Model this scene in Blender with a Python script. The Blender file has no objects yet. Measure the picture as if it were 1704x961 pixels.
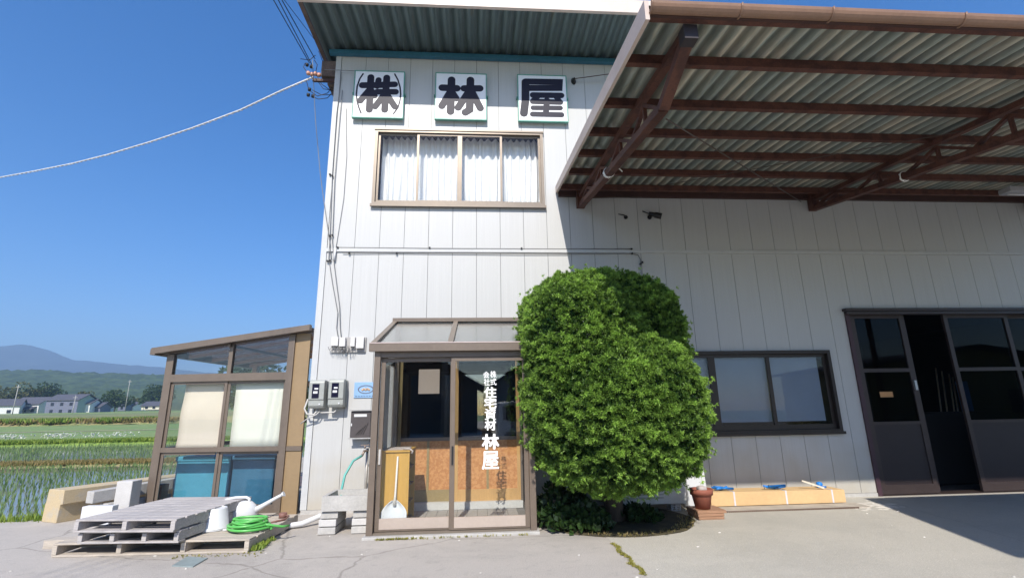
import bpy, math, random
import numpy as np
from mathutils import Vector, Matrix, noise
random.seed(7); rng = np.random.default_rng(7)
SC = bpy.context.scene
COL = SC.collection
PI = math.pi

# ------------------------------------------------------------------ camera
FPX, PITCH, ROLL, YAW, EYE = 811.7358, 0.243594, 0.0175567, -0.0717744, 1.44
def _rot():
    c, s = math.cos(ROLL), math.sin(ROLL); r1 = Matrix(((c, 0, s), (0, 1, 0), (-s, 0, c)))
    c, s = math.cos(PITCH), math.sin(PITCH); r2 = Matrix(((1, 0, 0), (0, c, -s), (0, s, c)))
    c, s = math.cos(YAW), math.sin(YAW); r3 = Matrix(((c, -s, 0), (s, c, 0), (0, 0, 1)))
    return r3 @ r2 @ r1
RM = _rot()
cam_d = bpy.data.cameras.new('camera'); cam = bpy.data.objects.new('camera', cam_d); COL.objects.link(cam)
cam_d.sensor_width = 36; cam_d.lens = FPX / 1704 * 36; cam_d.clip_start = .05; cam_d.clip_end = 20000
rt, up, bk = RM @ Vector((1, 0, 0)), RM @ Vector((0, 0, 1)), RM @ Vector((0, -1, 0))
cam.matrix_world = Matrix(((rt.x, up.x, bk.x, 0), (rt.y, up.y, bk.y, 0), (rt.z, up.z, bk.z, EYE), (0, 0, 0, 1)))
SC.camera = cam
def ray(u, v):                      # survey helper: sight line through a point of the photograph
    return RM @ Vector(((u - 852) / FPX, 1, -(v - 480.5) / FPX))
def WY(u, v, y): d = ray(u, v); k = y / d.y; return Vector((d.x * k, y, d.z * k + EYE))
def WX(u, v, x): d = ray(u, v); k = x / d.x; return Vector((x, d.y * k, d.z * k + EYE))
def WZ(u, v, z): d = ray(u, v); k = (z - EYE) / d.z; return Vector((d.x * k, d.y * k, z))

# ------------------------------------------------------------------ world, sun, exposure
SUN = Vector((.150, 1, -.93)).normalized()
world = bpy.data.worlds.new('World'); SC.world = world; world.use_nodes = True
wn = world.node_tree; wn.nodes.clear()
sky = wn.nodes.new('ShaderNodeTexSky'); sky.sky_type = 'NISHITA'; sky.sun_disc = False
sky.sun_elevation = math.asin(-SUN.z); sky.sun_rotation = PI + .154
sky.altitude = 600; sky.air_density = 1.0; sky.dust_density = 1.2; sky.ozone_density = 2.2
bg = wn.nodes.new('ShaderNodeBackground'); bg.inputs[1].default_value = .15
wo = wn.nodes.new('ShaderNodeOutputWorld')
hs = wn.nodes.new('ShaderNodeHueSaturation'); hs.inputs['Saturation'].default_value = 1.42; hs.inputs['Hue'].default_value = .508; wn.links.new(sky.outputs[0], hs.inputs['Color']); wn.links.new(hs.outputs[0], bg.inputs[0]); wn.links.new(bg.outputs[0], wo.inputs[0])
sl = bpy.data.lights.new('sun', 'SUN'); sl.energy = 5.0; sl.angle = math.radians(.53); sl.color = (1, .935, .84)
so = bpy.data.objects.new('sun', sl); COL.objects.link(so); so.rotation_euler = SUN.to_track_quat('-Z', 'Y').to_euler(); so.location = (-3, -20, 22)
SC.view_settings.view_transform = 'Standard'; SC.view_settings.look = 'None'
SC.view_settings.exposure = .45; SC.view_settings.gamma = 1; SC.view_settings.use_curve_mapping = False
SC.render.engine = 'CYCLES'
SC.cycles.max_bounces = 10; SC.cycles.transparent_max_bounces = 16; SC.cycles.diffuse_bounces = 5
SC.cycles.use_denoising = True; SC.cycles.caustics_reflective = False; SC.cycles.caustics_refractive = False

# ------------------------------------------------------------------ materials
def nd(nt, t, **k):
    n = nt.nodes.new(t)
    for a, b in k.items():
        if a.startswith('i_'): n.inputs[a[2:].replace('_', ' ')].default_value = b
        else: setattr(n, a, b)
    return n
MATS = {}
def mat(name, col, rough=.6, metal=0., var=.12, scale=3., bump=0., bscale=60., spec=.4, stretch=(1, 1, 1), col2=None, det=6., thr=None, wave=0, dirt=0):
    """principled surface whose colour varies with noise fixed to the object; col2 = second (stain) colour"""
    if name in MATS: return MATS[name]
    m = bpy.data.materials.new(name); m.use_nodes = True; nt = m.node_tree
    b = nt.nodes['Principled BSDF']; L = nt.links
    b.inputs['Roughness'].default_value = rough; b.inputs['Metallic'].default_value = metal
    b.inputs['Specular IOR Level'].default_value = spec
    tc = nd(nt, 'ShaderNodeTexCoord'); mp = nd(nt, 'ShaderNodeMapping'); mp.inputs['Scale'].default_value = stretch
    L.new(tc.outputs['Object'], mp.inputs[0])
    n = nd(nt, 'ShaderNodeTexNoise', i_Scale=scale, i_Detail=det, i_Roughness=.6); L.new(mp.outputs[0], n.inputs['Vector'])
    r = nd(nt, 'ShaderNodeValToRGB'); e = r.color_ramp.elements
    if col2 is None:
        e[0].position, e[1].position = .3, .7
        e[0].color = (*[c * (1 - var) for c in col], 1); e[1].color = (*[min(1, c * (1 + var)) for c in col], 1)
    else:
        t = thr or (.45, .6); e[0].position, e[1].position = t
        e[0].color = (*col, 1); e[1].color = (*col2, 1)
    L.new(n.outputs[0], r.inputs[0])
    n2 = nd(nt, 'ShaderNodeTexNoise', i_Scale=scale * 9, i_Detail=4.); L.new(mp.outputs[0], n2.inputs['Vector'])
    mx = nd(nt, 'ShaderNodeMix', data_type='RGBA', blend_type='OVERLAY'); mx.inputs[0].default_value = min(1, var * 1.6)
    L.new(r.outputs[0], mx.inputs[6]); L.new(n2.outputs[0], mx.inputs[7]); out = mx.outputs[2]
    if wave:      # dirt lying in the troughs of corrugated sheet
        wv = nd(nt, 'ShaderNodeTexWave', wave_type='BANDS', bands_direction='X', i_Scale=2 * PI / 20 / wave, i_Distortion=.6); wv.inputs['Detail'].default_value = 2; L.new(tc.outputs['Object'], wv.inputs['Vector'])
        rr = nd(nt, 'ShaderNodeMapRange'); rr.inputs[3].default_value = .45; rr.inputs[4].default_value = 1.25; L.new(wv.outputs[0], rr.inputs[0])
        m2 = nd(nt, 'ShaderNodeMix', data_type='RGBA', blend_type='MULTIPLY'); m2.inputs[0].default_value = 1; L.new(out, m2.inputs[6]); L.new(rr.outputs[0], m2.inputs[7]); out = m2.outputs[2]
    if dirt:      # splash dirt on the lowest part of a wall
        sx = nd(nt, 'ShaderNodeSeparateXYZ'); L.new(tc.outputs['Object'], sx.inputs[0]); nz_ = nd(nt, 'ShaderNodeTexNoise', i_Scale=2.5, i_Detail=6.); L.new(tc.outputs['Object'], nz_.inputs['Vector'])
        ma = nd(nt, 'ShaderNodeMath', operation='MULTIPLY_ADD'); ma.inputs[1].default_value = 1.6; L.new(nz_.outputs[0], ma.inputs[0]); L.new(sx.outputs['Z'], ma.inputs[2])
        rr = nd(nt, 'ShaderNodeMapRange'); rr.inputs[1].default_value = .75; rr.inputs[2].default_value = 1.75; rr.inputs[3].default_value = .6; rr.inputs[4].default_value = 0; L.new(ma.outputs[0], rr.inputs[0])
        m2 = nd(nt, 'ShaderNodeMix', data_type='RGBA'); L.new(rr.outputs[0], m2.inputs[0]); L.new(out, m2.inputs[6]); m2.inputs[7].default_value = (.40, .35, .26, 1); out = m2.outputs[2]
    L.new(out, b.inputs['Base Color'])
    if bump:
        n3 = nd(nt, 'ShaderNodeTexNoise', i_Scale=bscale, i_Detail=5.); L.new(mp.outputs[0], n3.inputs['Vector'])
        bp = nd(nt, 'ShaderNodeBump', i_Strength=bump, i_Distance=.01); L.new(n3.outputs[0], bp.inputs['Height']); L.new(bp.outputs[0], b.inputs['Normal'])
    MATS[name] = m; return m
def glass(name, tint=(.9, .93, .92), f0=.07, rough=.0):
    if name in MATS: return MATS[name]
    m = bpy.data.materials.new(name); m.use_nodes = True; nt = m.node_tree; nt.nodes.clear(); L = nt.links
    o = nd(nt, 'ShaderNodeOutputMaterial'); mx = nd(nt, 'ShaderNodeMixShader')
    t = nd(nt, 'ShaderNodeBsdfTransparent'); t.inputs[0].default_value = (*tint, 1)
    g = nd(nt, 'ShaderNodeBsdfGlossy'); g.inputs['Roughness'].default_value = rough; g.inputs[0].default_value = (.95, .97, 1, 1)
    lw = nd(nt, 'ShaderNodeLayerWeight'); p5 = nd(nt, 'ShaderNodeMath', operation='POWER'); p5.inputs[1].default_value = 5
    ml = nd(nt, 'ShaderNodeMath', operation='MULTIPLY_ADD'); ml.inputs[1].default_value = 1 - f0; ml.inputs[2].default_value = f0
    L.new(lw.outputs['Facing'], p5.inputs[0]); lw.inputs[0].default_value = .5; L.new(p5.outputs[0], ml.inputs[0]); L.new(ml.outputs[0], mx.inputs[0]); L.new(t.outputs[0], mx.inputs[1]); L.new(g.outputs[0], mx.inputs[2]); L.new(mx.outputs[0], o.inputs[0])
    MATS[name] = m; return m
def leafmat(name, dark, light, rough=.55, trans=.25):
    """foliage: colour from the per-leaf age attribute"""
    m = bpy.data.materials.new(name); m.use_nodes = True; nt = m.node_tree; L = nt.links
    b = nt.nodes['Principled BSDF']; b.inputs['Roughness'].default_value = rough; b.inputs['Specular IOR Level'].default_value = .35
    a = nd(nt, 'ShaderNodeAttribute', attribute_name='tone'); r = nd(nt, 'ShaderNodeValToRGB'); e = r.color_ramp.elements
    e[0].color = (*dark, 1); e[1].color = (*light, 1); L.new(a.outputs['Fac'], r.inputs[0]); L.new(r.outputs[0], b.inputs['Base Color'])
    tr = nd(nt, 'ShaderNodeBsdfTranslucent'); L.new(r.outputs[0], tr.inputs[0])
    mx = nd(nt, 'ShaderNodeMixShader'); mx.inputs[0].default_value = trans
    L.new(b.outputs[0], mx.inputs[1]); L.new(tr.outputs[0], mx.inputs[2]); L.new(mx.outputs[0], nt.nodes['Material Output'].inputs[0])
    return m

WHITE = mat('white siding paint', (.48, .485, .48), .42, var=.05, scale=1.2, bump=.06, bscale=3, stretch=(60, 60, .6), spec=.5, dirt=1)
GROOVE = mat('groove shadow gap', (.10, .105, .11), .8)
FLASH = mat('white flashing', (.50, .51, .51), .4, var=.05)
BRONZE = mat('bronze aluminium', (.165, .13, .102), .42, .2, var=.08, scale=5, spec=.5)
BRONZE_L = mat('champagne aluminium', (.215, .18, .145), .35, .4, var=.06, scale=4)
BROWNPANEL = mat('tan panel', (.27, .19, .105), .5, var=.07, scale=2)
DARKFRAME = mat('dark brown frame', (.035, .028, .025), .4, .3, var=.1)
STEEL = mat('rust red steel paint', (.105, .040, .026), .6, .0, var=.3, scale=6, col2=(.06, .022, .016), bump=.15, bscale=30)
STEEL_D = mat('dark brown steel', (.055, .025, .02), .6, var=.2, scale=4)
GUTTER = mat('brown gutter', (.25, .15, .10), .45, var=.1, scale=3)
FASCIA = mat('beige fascia', (.62, .53, .48), .45, var=.05, scale=2)
CORR = mat('stained corrugated sheet', (.50, .465, .375), .55, .25, var=.22, scale=1.3, col2=(.29, .33, .30), thr=(.40, .56), stretch=(4.5, .5, 1), wave=.15)
TEAL = mat('peeling teal sheet', (.15, .205, .21), .5, .2, var=.25, scale=2.2, col2=(.27, .26, .20), thr=(.62, .68), stretch=(3.4, .18, 1), wave=.215)
TEALB = mat('blue eave beam', (.03, .13, .20), .5, var=.15)
RUSTB = mat('weathered brown eave board', (.12, .085, .07), .7, var=.35, scale=5)
GLASS = glass('clear glass', (.97, .98, .975), f0=.03)
GLASS_D = glass('grey tinted glass', (.40, .42, .46), f0=.008)
GLASS_R = glass('smoky roof sheet', (.62, .64, .63), f0=.07, rough=.25)
GLASS_M = glass('window glass', (.96, .97, .98), f0=.018)
GLASS_T = glass('pale transom glass', (.85, .87, .9), f0=.04)
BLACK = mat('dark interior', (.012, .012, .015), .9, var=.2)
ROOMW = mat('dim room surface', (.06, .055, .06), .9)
CURTAIN = mat('white curtain cloth', (.86, .86, .84), .85, var=.03, scale=3)
CONC = mat('grey concrete block', (.42, .41, .39), .85, var=.12, scale=5, bump=.3, bscale=80)
CONC_W = mat('pale concrete', (.52, .51, .495), .8, var=.08, scale=6, bump=.2, bscale=70)
CONC_T = mat('tan stained concrete', (.50, .40, .25), .85, var=.12, scale=6, col2=(.42, .39, .33), thr=(.5, .7), bump=.3, bscale=60)
WOODG = mat('weathered grey wood', (.42, .395, .385), .8, var=.22, scale=4, stretch=(1, 14, 14), bump=.3, bscale=30)
WOODT = mat('weathered tan wood', (.44, .39, .33), .8, var=.22, scale=4, stretch=(1, 14, 14), bump=.3, bscale=30)
HONEY = mat('honey wood', (.50, .30, .12), .5, var=.1, scale=5, stretch=(1, 1, .2))
OLIVE = mat('olive wood strip', (.28, .21, .10), .5, var=.1)
YCAB = mat('yellow wood veneer', (.52, .30, .07), .45, var=.08, scale=4, stretch=(6, 6, .5))
PART = mat('orange particle board', (.44, .19, .065), .6, var=.22, scale=26, col2=(.56, .28, .11), thr=(.42, .6))
PLW = mat('white plastic', (.62, .63, .645), .35, var=.03, spec=.5)
GREYM = mat('grey meter enamel', (.33, .345, .325), .4, .1, var=.06)
INK = mat('navy black paint', (.010, .010, .026), .5, var=.05, spec=.3)
SIGNW = mat('white sign enamel', (.78, .80, .84), .35, var=.03, scale=4, spec=.5)
SIGNG = mat('green sign edge', (.10, .30, .24), .5, var=.15)
BLK = mat('black plastic', (.015, .015, .017), .5)
WIRE_W = mat('pale cable sheath', (.60, .61, .63), .5)
WIRE_G = mat('grey cable', (.20, .20, .20), .6)

# ------------------------------------------------------------------ mesh builder
class MB:
    def __init__(s): s.v = []; s.f = []; s.sm = []; s.mi = []; s.cur = 0
    def add(s, vs, fs, smooth=False):
        o = len(s.v); s.v += [tuple(p) for p in vs]
        for f in fs: s.f.append([i + o for i in f]); s.sm.append(smooth); s.mi.append(s.cur)
        return s
    def box(s, x0, x1, y0, y1, z0, z1):
        x0, x1 = sorted((x0, x1)); y0, y1 = sorted((y0, y1)); z0, z1 = sorted((z0, z1))
        return s.hexa([(x0, y0, z0), (x1, y0, z0), (x1, y1, z0), (x0, y1, z0), (x0, y0, z1), (x1, y0, z1), (x1, y1, z1), (x0, y1, z1)])
    def hexa(s, p):
        return s.add(p, [(0, 3, 2, 1), (4, 5, 6, 7), (0, 1, 5, 4), (1, 2, 6, 5), (2, 3, 7, 6), (3, 0, 4, 7)])
    def bar(s, a, b, w, h, upv=(0, 0, 1)):
        a, b = Vector(a), Vector(b); d = (b - a).normalized(); u = Vector(upv)
        if abs(d.dot(u)) > .98: u = Vector((0, 1, 0))
        sd = d.cross(u).normalized(); u = sd.cross(d).normalized(); p = []
        for q in (a, b): p += [q - sd * w / 2 - u * h / 2, q + sd * w / 2 - u * h / 2, q + sd * w / 2 + u * h / 2, q - sd * w / 2 + u * h / 2]
        return s.add(p, [(0, 3, 2, 1), (4, 5, 6, 7), (0, 1, 5, 4), (1, 2, 6, 5), (2, 3, 7, 6), (3, 0, 4, 7)])
    def prism(s, poly, axis, a, b):
        """polygon in the two other axes, extruded along axis from a to b"""
        n = len(poly); vs = []
        for t in (a, b):
            for p, q in poly: vs.append({'x': (t, p, q), 'y': (p, t, q), 'z': (p, q, t)}[axis])
        return s.add(vs, [tuple(range(n))[::-1], tuple(range(n, 2 * n))] + [(i, (i + 1) % n, n + (i + 1) % n, n + i) for i in range(n)])
    def tube(s, pts, r, n=8, cap=True):
        pts = [Vector(p) for p in pts]; rs = r if isinstance(r, (list, tuple)) else [r] * len(pts)
        vs = []; prev = None
        for i, p in enumerate(pts):
            d = (pts[min(i + 1, len(pts) - 1)] - pts[max(i - 1, 0)]).normalized()
            if prev is None:
                u = Vector((0, 0, 1)) if abs(d.z) < .9 else Vector((1, 0, 0)); u = (u - d * u.dot(d)).normalized()
            else: u = (prev - d * prev.dot(d)).normalized()
            prev = u; w = d.cross(u)
            for k in range(n): a = 2 * PI * k / n; vs.append(p + (u * math.cos(a) + w * math.sin(a)) * rs[i])
        fs = [(i * n + k, i * n + (k + 1) % n, (i + 1) * n + (k + 1) % n, (i + 1) * n + k) for i in range(len(pts) - 1) for k in range(n)]
        s.add(vs, fs, True)
        if cap:
            o = len(s.v) - len(vs); s.f += [[o + k for k in range(n)][::-1], [len(s.v) - n + k for k in range(n)]]; s.sm += [False, False]; s.mi += [s.cur] * 2
        return s
    def lathe(s, prof, c=(0, 0, 0), n=28, sx=1, sy=1):
        vs = [(c[0] + r * sx * math.cos(2 * PI * k / n), c[1] + r * sy * math.sin(2 * PI * k / n), c[2] + z) for r, z in prof for k in range(n)]
        return s.add(vs, [(i * n + k, i * n + (k + 1) % n, (i + 1) * n + (k + 1) % n, (i + 1) * n + k) for i in range(len(prof) - 1) for k in range(n)], True)
    def grid(s, fn, nu, nv, smooth=True):
        vs = [fn(i / nu, j / nv) for j in range(nv + 1) for i in range(nu + 1)]; w = nu + 1
        return s.add(vs, [(j * w + i, j * w + i + 1, (j + 1) * w + i + 1, (j + 1) * w + i) for j in range(nv) for i in range(nu)], smooth)
    def build(s, name, m, parent=None, bevel=0, world_in=True):
        me = bpy.data.meshes.new(name); vs = s.v
        if parent is not None and world_in:
            r = root_of(parent); inv = r.matrix_basis.inverted(); vs = [inv @ Vector(p) for p in s.v]
        me.from_pydata([tuple(p) for p in vs], [], s.f)
        for x in (m if isinstance(m, (list, tuple)) else [m]): me.materials.append(x)
        me.polygons.foreach_set('use_smooth', s.sm); me.polygons.foreach_set('material_index', s.mi)
        me.validate(); me.update()
        o = bpy.data.objects.new(name, me); COL.objects.link(o)
        if parent is not None: o.parent = parent
        if bevel:
            b = o.modifiers.new('bevel', 'BEVEL'); b.width = bevel; b.segments = 2; b.limit_method = 'ANGLE'; b.harden_normals = False
        return o
def root_of(o):
    while o.parent is not None: o = o.parent
    return o
def tag(o, label, cat, group=None):
    o['label'] = label; o['category'] = cat
    if group: o['group'] = group
    return o
def thing(name, label, cat, loc=(0, 0, 0), rz=0, group=None):
    o = bpy.data.objects.new(name, None); COL.objects.link(o); o.location = loc; o.rotation_euler = (0, 0, rz)
    o.matrix_basis = Matrix.Translation(Vector(loc)) @ Matrix.Rotation(rz, 4, 'Z'); o.empty_display_size = .2
    return tag(o, label, cat, group)
def kind(o, k='structure'): o['kind'] = k; return o
def copy_tree(o, parent=None, **props):
    c = o.copy(); COL.objects.link(c)
    if parent is not None: c.parent = parent
    for ch in list(o.children): copy_tree(ch, c)
    for k, v in props.items(): c[k] = v
    return c
def frame_rect(mb, x0, x1, z0, z1, y0, y1, t, tb=None, tt=None):
    tb = t if tb is None else tb; tt = t if tt is None else tt
    mb.box(x0, x0 + t, y0, y1, z0, z1); mb.box(x1 - t, x1, y0, y1, z0, z1)
    mb.box(x0 + t, x1 - t, y0, y1, z0, z0 + tb); mb.box(x0 + t, x1 - t, y0, y1, z1 - tt, z1); return mb
def cut(r, holes):
    """rectangles left of r=(x0,x1,z0,z1) when holes are taken out"""
    out = [r]
    for h in holes:
        nxt = []
        for a in out:
            if h[1] <= a[0] or h[0] >= a[1] or h[3] <= a[2] or h[2] >= a[3]: nxt.append(a); continue
            if h[0] > a[0]: nxt.append((a[0], h[0], a[2], a[3]))
            if h[1] < a[1]: nxt.append((h[1], a[1], a[2], a[3]))
            x0, x1 = max(a[0], h[0]), min(a[1], h[1])
            if h[2] > a[2]: nxt.append((x0, x1, a[2], h[2]))
            if h[3] < a[3]: nxt.append((x0, x1, h[3], a[3]))
        out = nxt
    return out
def leaves(name, pts, nrm, m, parent, size=(.05, .014), k=5, spread=.9, upb=.35, tone=None, extra=None):
    """sprigs of small pointed leaves at pts, opening along nrm"""
    N = len(pts); P = np.repeat(np.asarray(pts, float), k, 0); Nn = np.repeat(np.asarray(nrm, float), k, 0)
    d = Nn + rng.normal(0, spread, P.shape); d[:, 2] += upb; d /= np.linalg.norm(d, axis=1)[:, None]
    sd = np.cross(d, rng.normal(0, 1, P.shape)); sd /= np.linalg.norm(sd, axis=1)[:, None] + 1e-9
    L = size[0] * rng.uniform(.6, 1.3, len(P))[:, None]; W = size[1] * rng.uniform(.7, 1.3, len(P))[:, None]
    V = np.stack([P, P + d * L * .5 + sd * W, P + d * L, P + d * L * .5 - sd * W], 1).reshape(-1, 3)
    F = np.arange(len(V)).reshape(-1, 4)
    a = rng.uniform(0, 1, N) if tone is None else np.asarray(tone)
    A = np.clip(np.repeat(a, k) + rng.normal(0, .12, len(P)), 0, 1)
    vs, fs = V.tolist(), F.tolist(); A = A.tolist(); ni = 0
    if extra is not None:
        o = len(vs); vs += extra[0]; fs += [[i + o for i in f] for f in extra[1]]; ni = len(extra[1]); A += [extra[2]] * ni
    if parent is not None:
        inv = np.array(root_of(parent).matrix_basis.inverted()); vs = np.asarray(vs) @ inv[:3, :3].T + inv[:3, 3]
    me = bpy.data.meshes.new(name); me.materials.append(m)
    me.vertices.add(len(vs)); me.vertices.foreach_set('co', np.asarray(vs, np.float32).ravel())
    me.loops.add(4 * len(fs)); me.loops.foreach_set('vertex_index', np.asarray(fs, np.int32).ravel())
    me.polygons.add(len(fs)); me.polygons.foreach_set('loop_start', np.arange(0, 4 * len(fs), 4, dtype=np.int32)); me.update(calc_edges=True)
    at = me.attributes.new('tone', 'FLOAT', 'FACE'); at.data.foreach_set('value', A); me.update()
    o = bpy.data.objects.new(name, me); COL.objects.link(o)
    if parent is not None: o.parent = parent
    return o
_tc = {}
def glyph(ch, bold=.03):
    """unit-box outline mesh of one character, facing -y"""
    if (ch, bold) in _tc: return _tc[ch, bold]
    c = bpy.data.curves.new('t', 'FONT'); c.body = ch; c.size = 1; c.offset = bold; c.resolution_u = 3; c.extrude = .004; c.fill_mode = 'BOTH'
    o = bpy.data.objects.new('t', c); COL.objects.link(o); dg = bpy.context.evaluated_depsgraph_get()
    me = bpy.data.meshes.new_from_object(o.evaluated_get(dg)); v = np.array([p.co[:] for p in me.vertices]); f = [list(p.vertices) for p in me.polygons]
    bpy.data.objects.remove(o); bpy.data.curves.remove(c); bpy.data.meshes.remove(me)
    lo, hi = v.min(0), v.max(0); v[:, :2] = (v[:, :2] - (lo + hi)[:2] / 2) / (hi - lo)[:2]
    _tc[ch, bold] = (v, f); return v, f
def put_text(mb, ch, x, y, z, w, h, bold=.03, dep=.0015):
    v, f = glyph(ch, 0); n = 0
    for dx, dz in ((0, 0), (1, .5), (-1, -.5), (.5, -1), (-.5, 1)):      # heavier strokes: a few shifted layers
        mb.add([(x + p[0] * w * (1 - bold) + dx * bold * w, y - (p[2] / .008 + .5) * dep - n * .0004, z + p[1] * h * (1 - bold) + dz * bold * h) for p in v], f); n += 1

# ================================================================== SETTING: ground, fields, hills, air
def groundmat(name, col, dark, light, crack, cscale):
    m = bpy.data.materials.new(name); m.use_nodes = True; nt = m.node_tree; L = nt.links; b = nt.nodes['Principled BSDF']
    b.inputs['Roughness'].default_value = .9; b.inputs['Specular IOR Level'].default_value = .25
    tc = nd(nt, 'ShaderNodeTexCoord'); cur = None
    def layer(scale, det, p0, p1, c, fac, stretch=(1, 1, 1), prev=None, feature='noise'):
        mp = nd(nt, 'ShaderNodeMapping'); mp.inputs['Scale'].default_value = stretch; L.new(tc.outputs['Object'], mp.inputs[0])
        n = nd(nt, 'ShaderNodeTexNoise', i_Scale=scale, i_Detail=det, i_Roughness=.65, i_Distortion=.4); L.new(mp.outputs[0], n.inputs['Vector'])
        r = nd(nt, 'ShaderNodeMapRange'); r.inputs[1].default_value = p0; r.inputs[2].default_value = p1; r.inputs[4].default_value = fac; L.new(n.outputs[0], r.inputs[0])
        mx = nd(nt, 'ShaderNodeMix', data_type='RGBA'); L.new(r.outputs[0], mx.inputs[0])
        if prev is None: mx.inputs[6].default_value = (*col, 1)
        else: L.new(prev, mx.inputs[6])
        mx.inputs[7].default_value = (*c, 1); return mx.outputs[2]
    cur = layer(.45, 8, .48, .72, dark, .75); cur = layer(.8, 9, .5, .75, light, .7, (.5, 1.4, 1), cur)
    cur = layer(7, 8, .55, .75, dark, .5, (1, 1, 1), cur); cur = layer(95, 3, .52, .7, dark, .75, (1, 1, 1), cur); cur = layer(120, 2, .60, .72, [min(1, c * 1.5) for c in light], .7, (1, 1, 1), cur)
    v = nd(nt, 'ShaderNodeTexVoronoi', feature='DISTANCE_TO_EDGE', i_Scale=cscale)
    nn = nd(nt, 'ShaderNodeTexNoise', i_Scale=2.2, i_Detail=6.); ad = nd(nt, 'ShaderNodeMix', data_type='VECTOR'); ad.inputs[0].default_value = .22
    L.new(tc.outputs['Object'], nn.inputs['Vector']); L.new(tc.outputs['Object'], ad.inputs[4]); L.new(nn.outputs['Color'], ad.inputs[5]); L.new(ad.outputs[1], v.inputs['Vector'])
    rr = nd(nt, 'ShaderNodeMapRange'); rr.inputs[1].default_value = .0; rr.inputs[2].default_value = .005; rr.inputs[3].default_value = crack; rr.inputs[4].default_value = 0; L.new(v.outputs['Distance'], rr.inputs[0])
    mx = nd(nt, 'ShaderNodeMix', data_type='RGBA'); L.new(rr.outputs[0], mx.inputs[0]); L.new(cur, mx.inputs[6]); mx.inputs[7].default_value = (.10, .09, .075, 1)
    L.new(mx.outputs[2], b.inputs['Base Color'])
    n3 = nd(nt, 'ShaderNodeTexNoise', i_Scale=110., i_Detail=4.); L.new(tc.outputs['Object'], n3.inputs['Vector']); bp = nd(nt, 'ShaderNodeBump', i_Strength=.7, i_Distance=.012); L.new(n3.outputs[0], bp.inputs['Height']); L.new(bp.outputs[0], b.inputs['Normal'])
    MATS[name] = m; return m
groundmat('worn asphalt', (.45, .415, .375), (.25, .235, .215), (.53, .49, .44), .45, .35)
groundmat('worn concrete apron', (.47, .445, .39), (.35, .335, .30), (.54, .51, .45), .12, .22)
ASPH = mat('worn asphalt', (.43, .405, .385), .9, var=.12, scale=1.1, bump=.5, bscale=130, det=9)
APRON = mat('worn concrete apron', (.46, .435, .385), .9, var=.08, scale=.9, bump=.4, bscale=110, det=9)
lot = MB()
lp = [(-34, 8.02), (-14, 8.06), (-6.6, 8.15), (-6.25, 8.7), (-6.1, 10.2), (-6.0, 24), (1.48, 24), (1.48, -60), (-34, -60)]
lot.prism([(x, y) for x, y in lp][::-1], 'z', -.9, 0); kind(lot.build('asphalt_lot', ASPH))
ap = MB(); ap.prism([(1.48, -60), (30, -60), (30, 24), (1.48, 24)], 'z', -.9, .003); kind(ap.build('concrete_apron', APRON))

PAD_WATER = mat('paddy water', (.20, .20, .18), .05, var=.2, scale=1.5, spec=.5, bump=.02, bscale=8)
GRASSF = mat('field grass', (.15, .24, .075), .9, var=.25, scale=.25, col2=(.22, .26, .09), thr=(.4, .65))
GRASSB = mat('bright bank grass', (.22, .32, .06), .9, var=.3, scale=.8, col2=(.16, .24, .05))
DRYG = mat('dry bank grass', (.32, .27, .13), .9, var=.3, scale=.9, col2=(.20, .24, .08))
PATHM = mat('pale field path', (.42, .38, .28), .9, var=.15)
def strip(name, x0, x1, prof, m, nx=40, jit=0.):
    mb = MB(); w = nx + 1
    for y, z in prof:
        for i in range(w):
            x = x0 + (x1 - x0) * i / nx
            yy = y + .03 * (x + 20) * 0 ; mb.v.append((x, yy, z + jit * noise.noise((x * .35, y * .5, 3.1))))
    for j in range(len(prof) - 1):
        for i in range(nx): mb.f.append([j * w + i, j * w + i + 1, (j + 1) * w + i + 1, (j + 1) * w + i]); mb.sm.append(True); mb.mi.append(0)
    return kind(mb.build(name, m))
strip('ground', -4300, 4300, [(-300, -1.2), (8, -1.2), (92, -.9), (100, 1.15), (150, 2.2), (210, 3.55), (420, 6), (700, 12), (4200, 12)], GRASSF, 60)
strip('paddy_water', -80, -3, [(7.6, -.5), (22.4, -.5)], PAD_WATER, 20)
strip('paddy_bank', -80, 20, [(22.2, -.55), (22.5, -.43), (23.3, -.42), (23.8, -.5)], DRYG, 200, .04)
strip('far_paddy_water', -80, 20, [(23.6, -.44), (37.6, -.42)], PAD_WATER, 20)
strip('green_bank', -120, 30, [(37.4, -.5), (37.9, -.28), (39, -.2), (39.8, -.25)], GRASSB, 200, .06)
strip('rice_field', -160, 60, [(39.6, -.2), (50, -.1), (58, .02)], GRASSF, 30)
strip('field_path', -160, 60, [(58, .06), (59.4, .06)], PATHM, 30)
strip('upper_rice_field', -260, 80, [(59.2, .02), (75, .16), (86, .3)], GRASSF, 30)
strip('wild_bank', -260, 80, [(85.5, .2), (87.5, .75), (90, 1.15), (93, 1.2)], DRYG, 260, .35)
strip('far_meadow', -330, 80, [(92.5, 1.2), (120, 1.75), (150, 2.25), (175, 2.8)], mat('pale meadow', (.15, .19, .07), .9, var=.2, scale=.05, col2=(.24, .23, .10), thr=(.45, .6), stretch=(.4, 1.6, 1)), 40, .15)
strip('far_lane', -330, 80, [(128, 2.0), (130, 2.03)], PATHM, 40)

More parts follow.
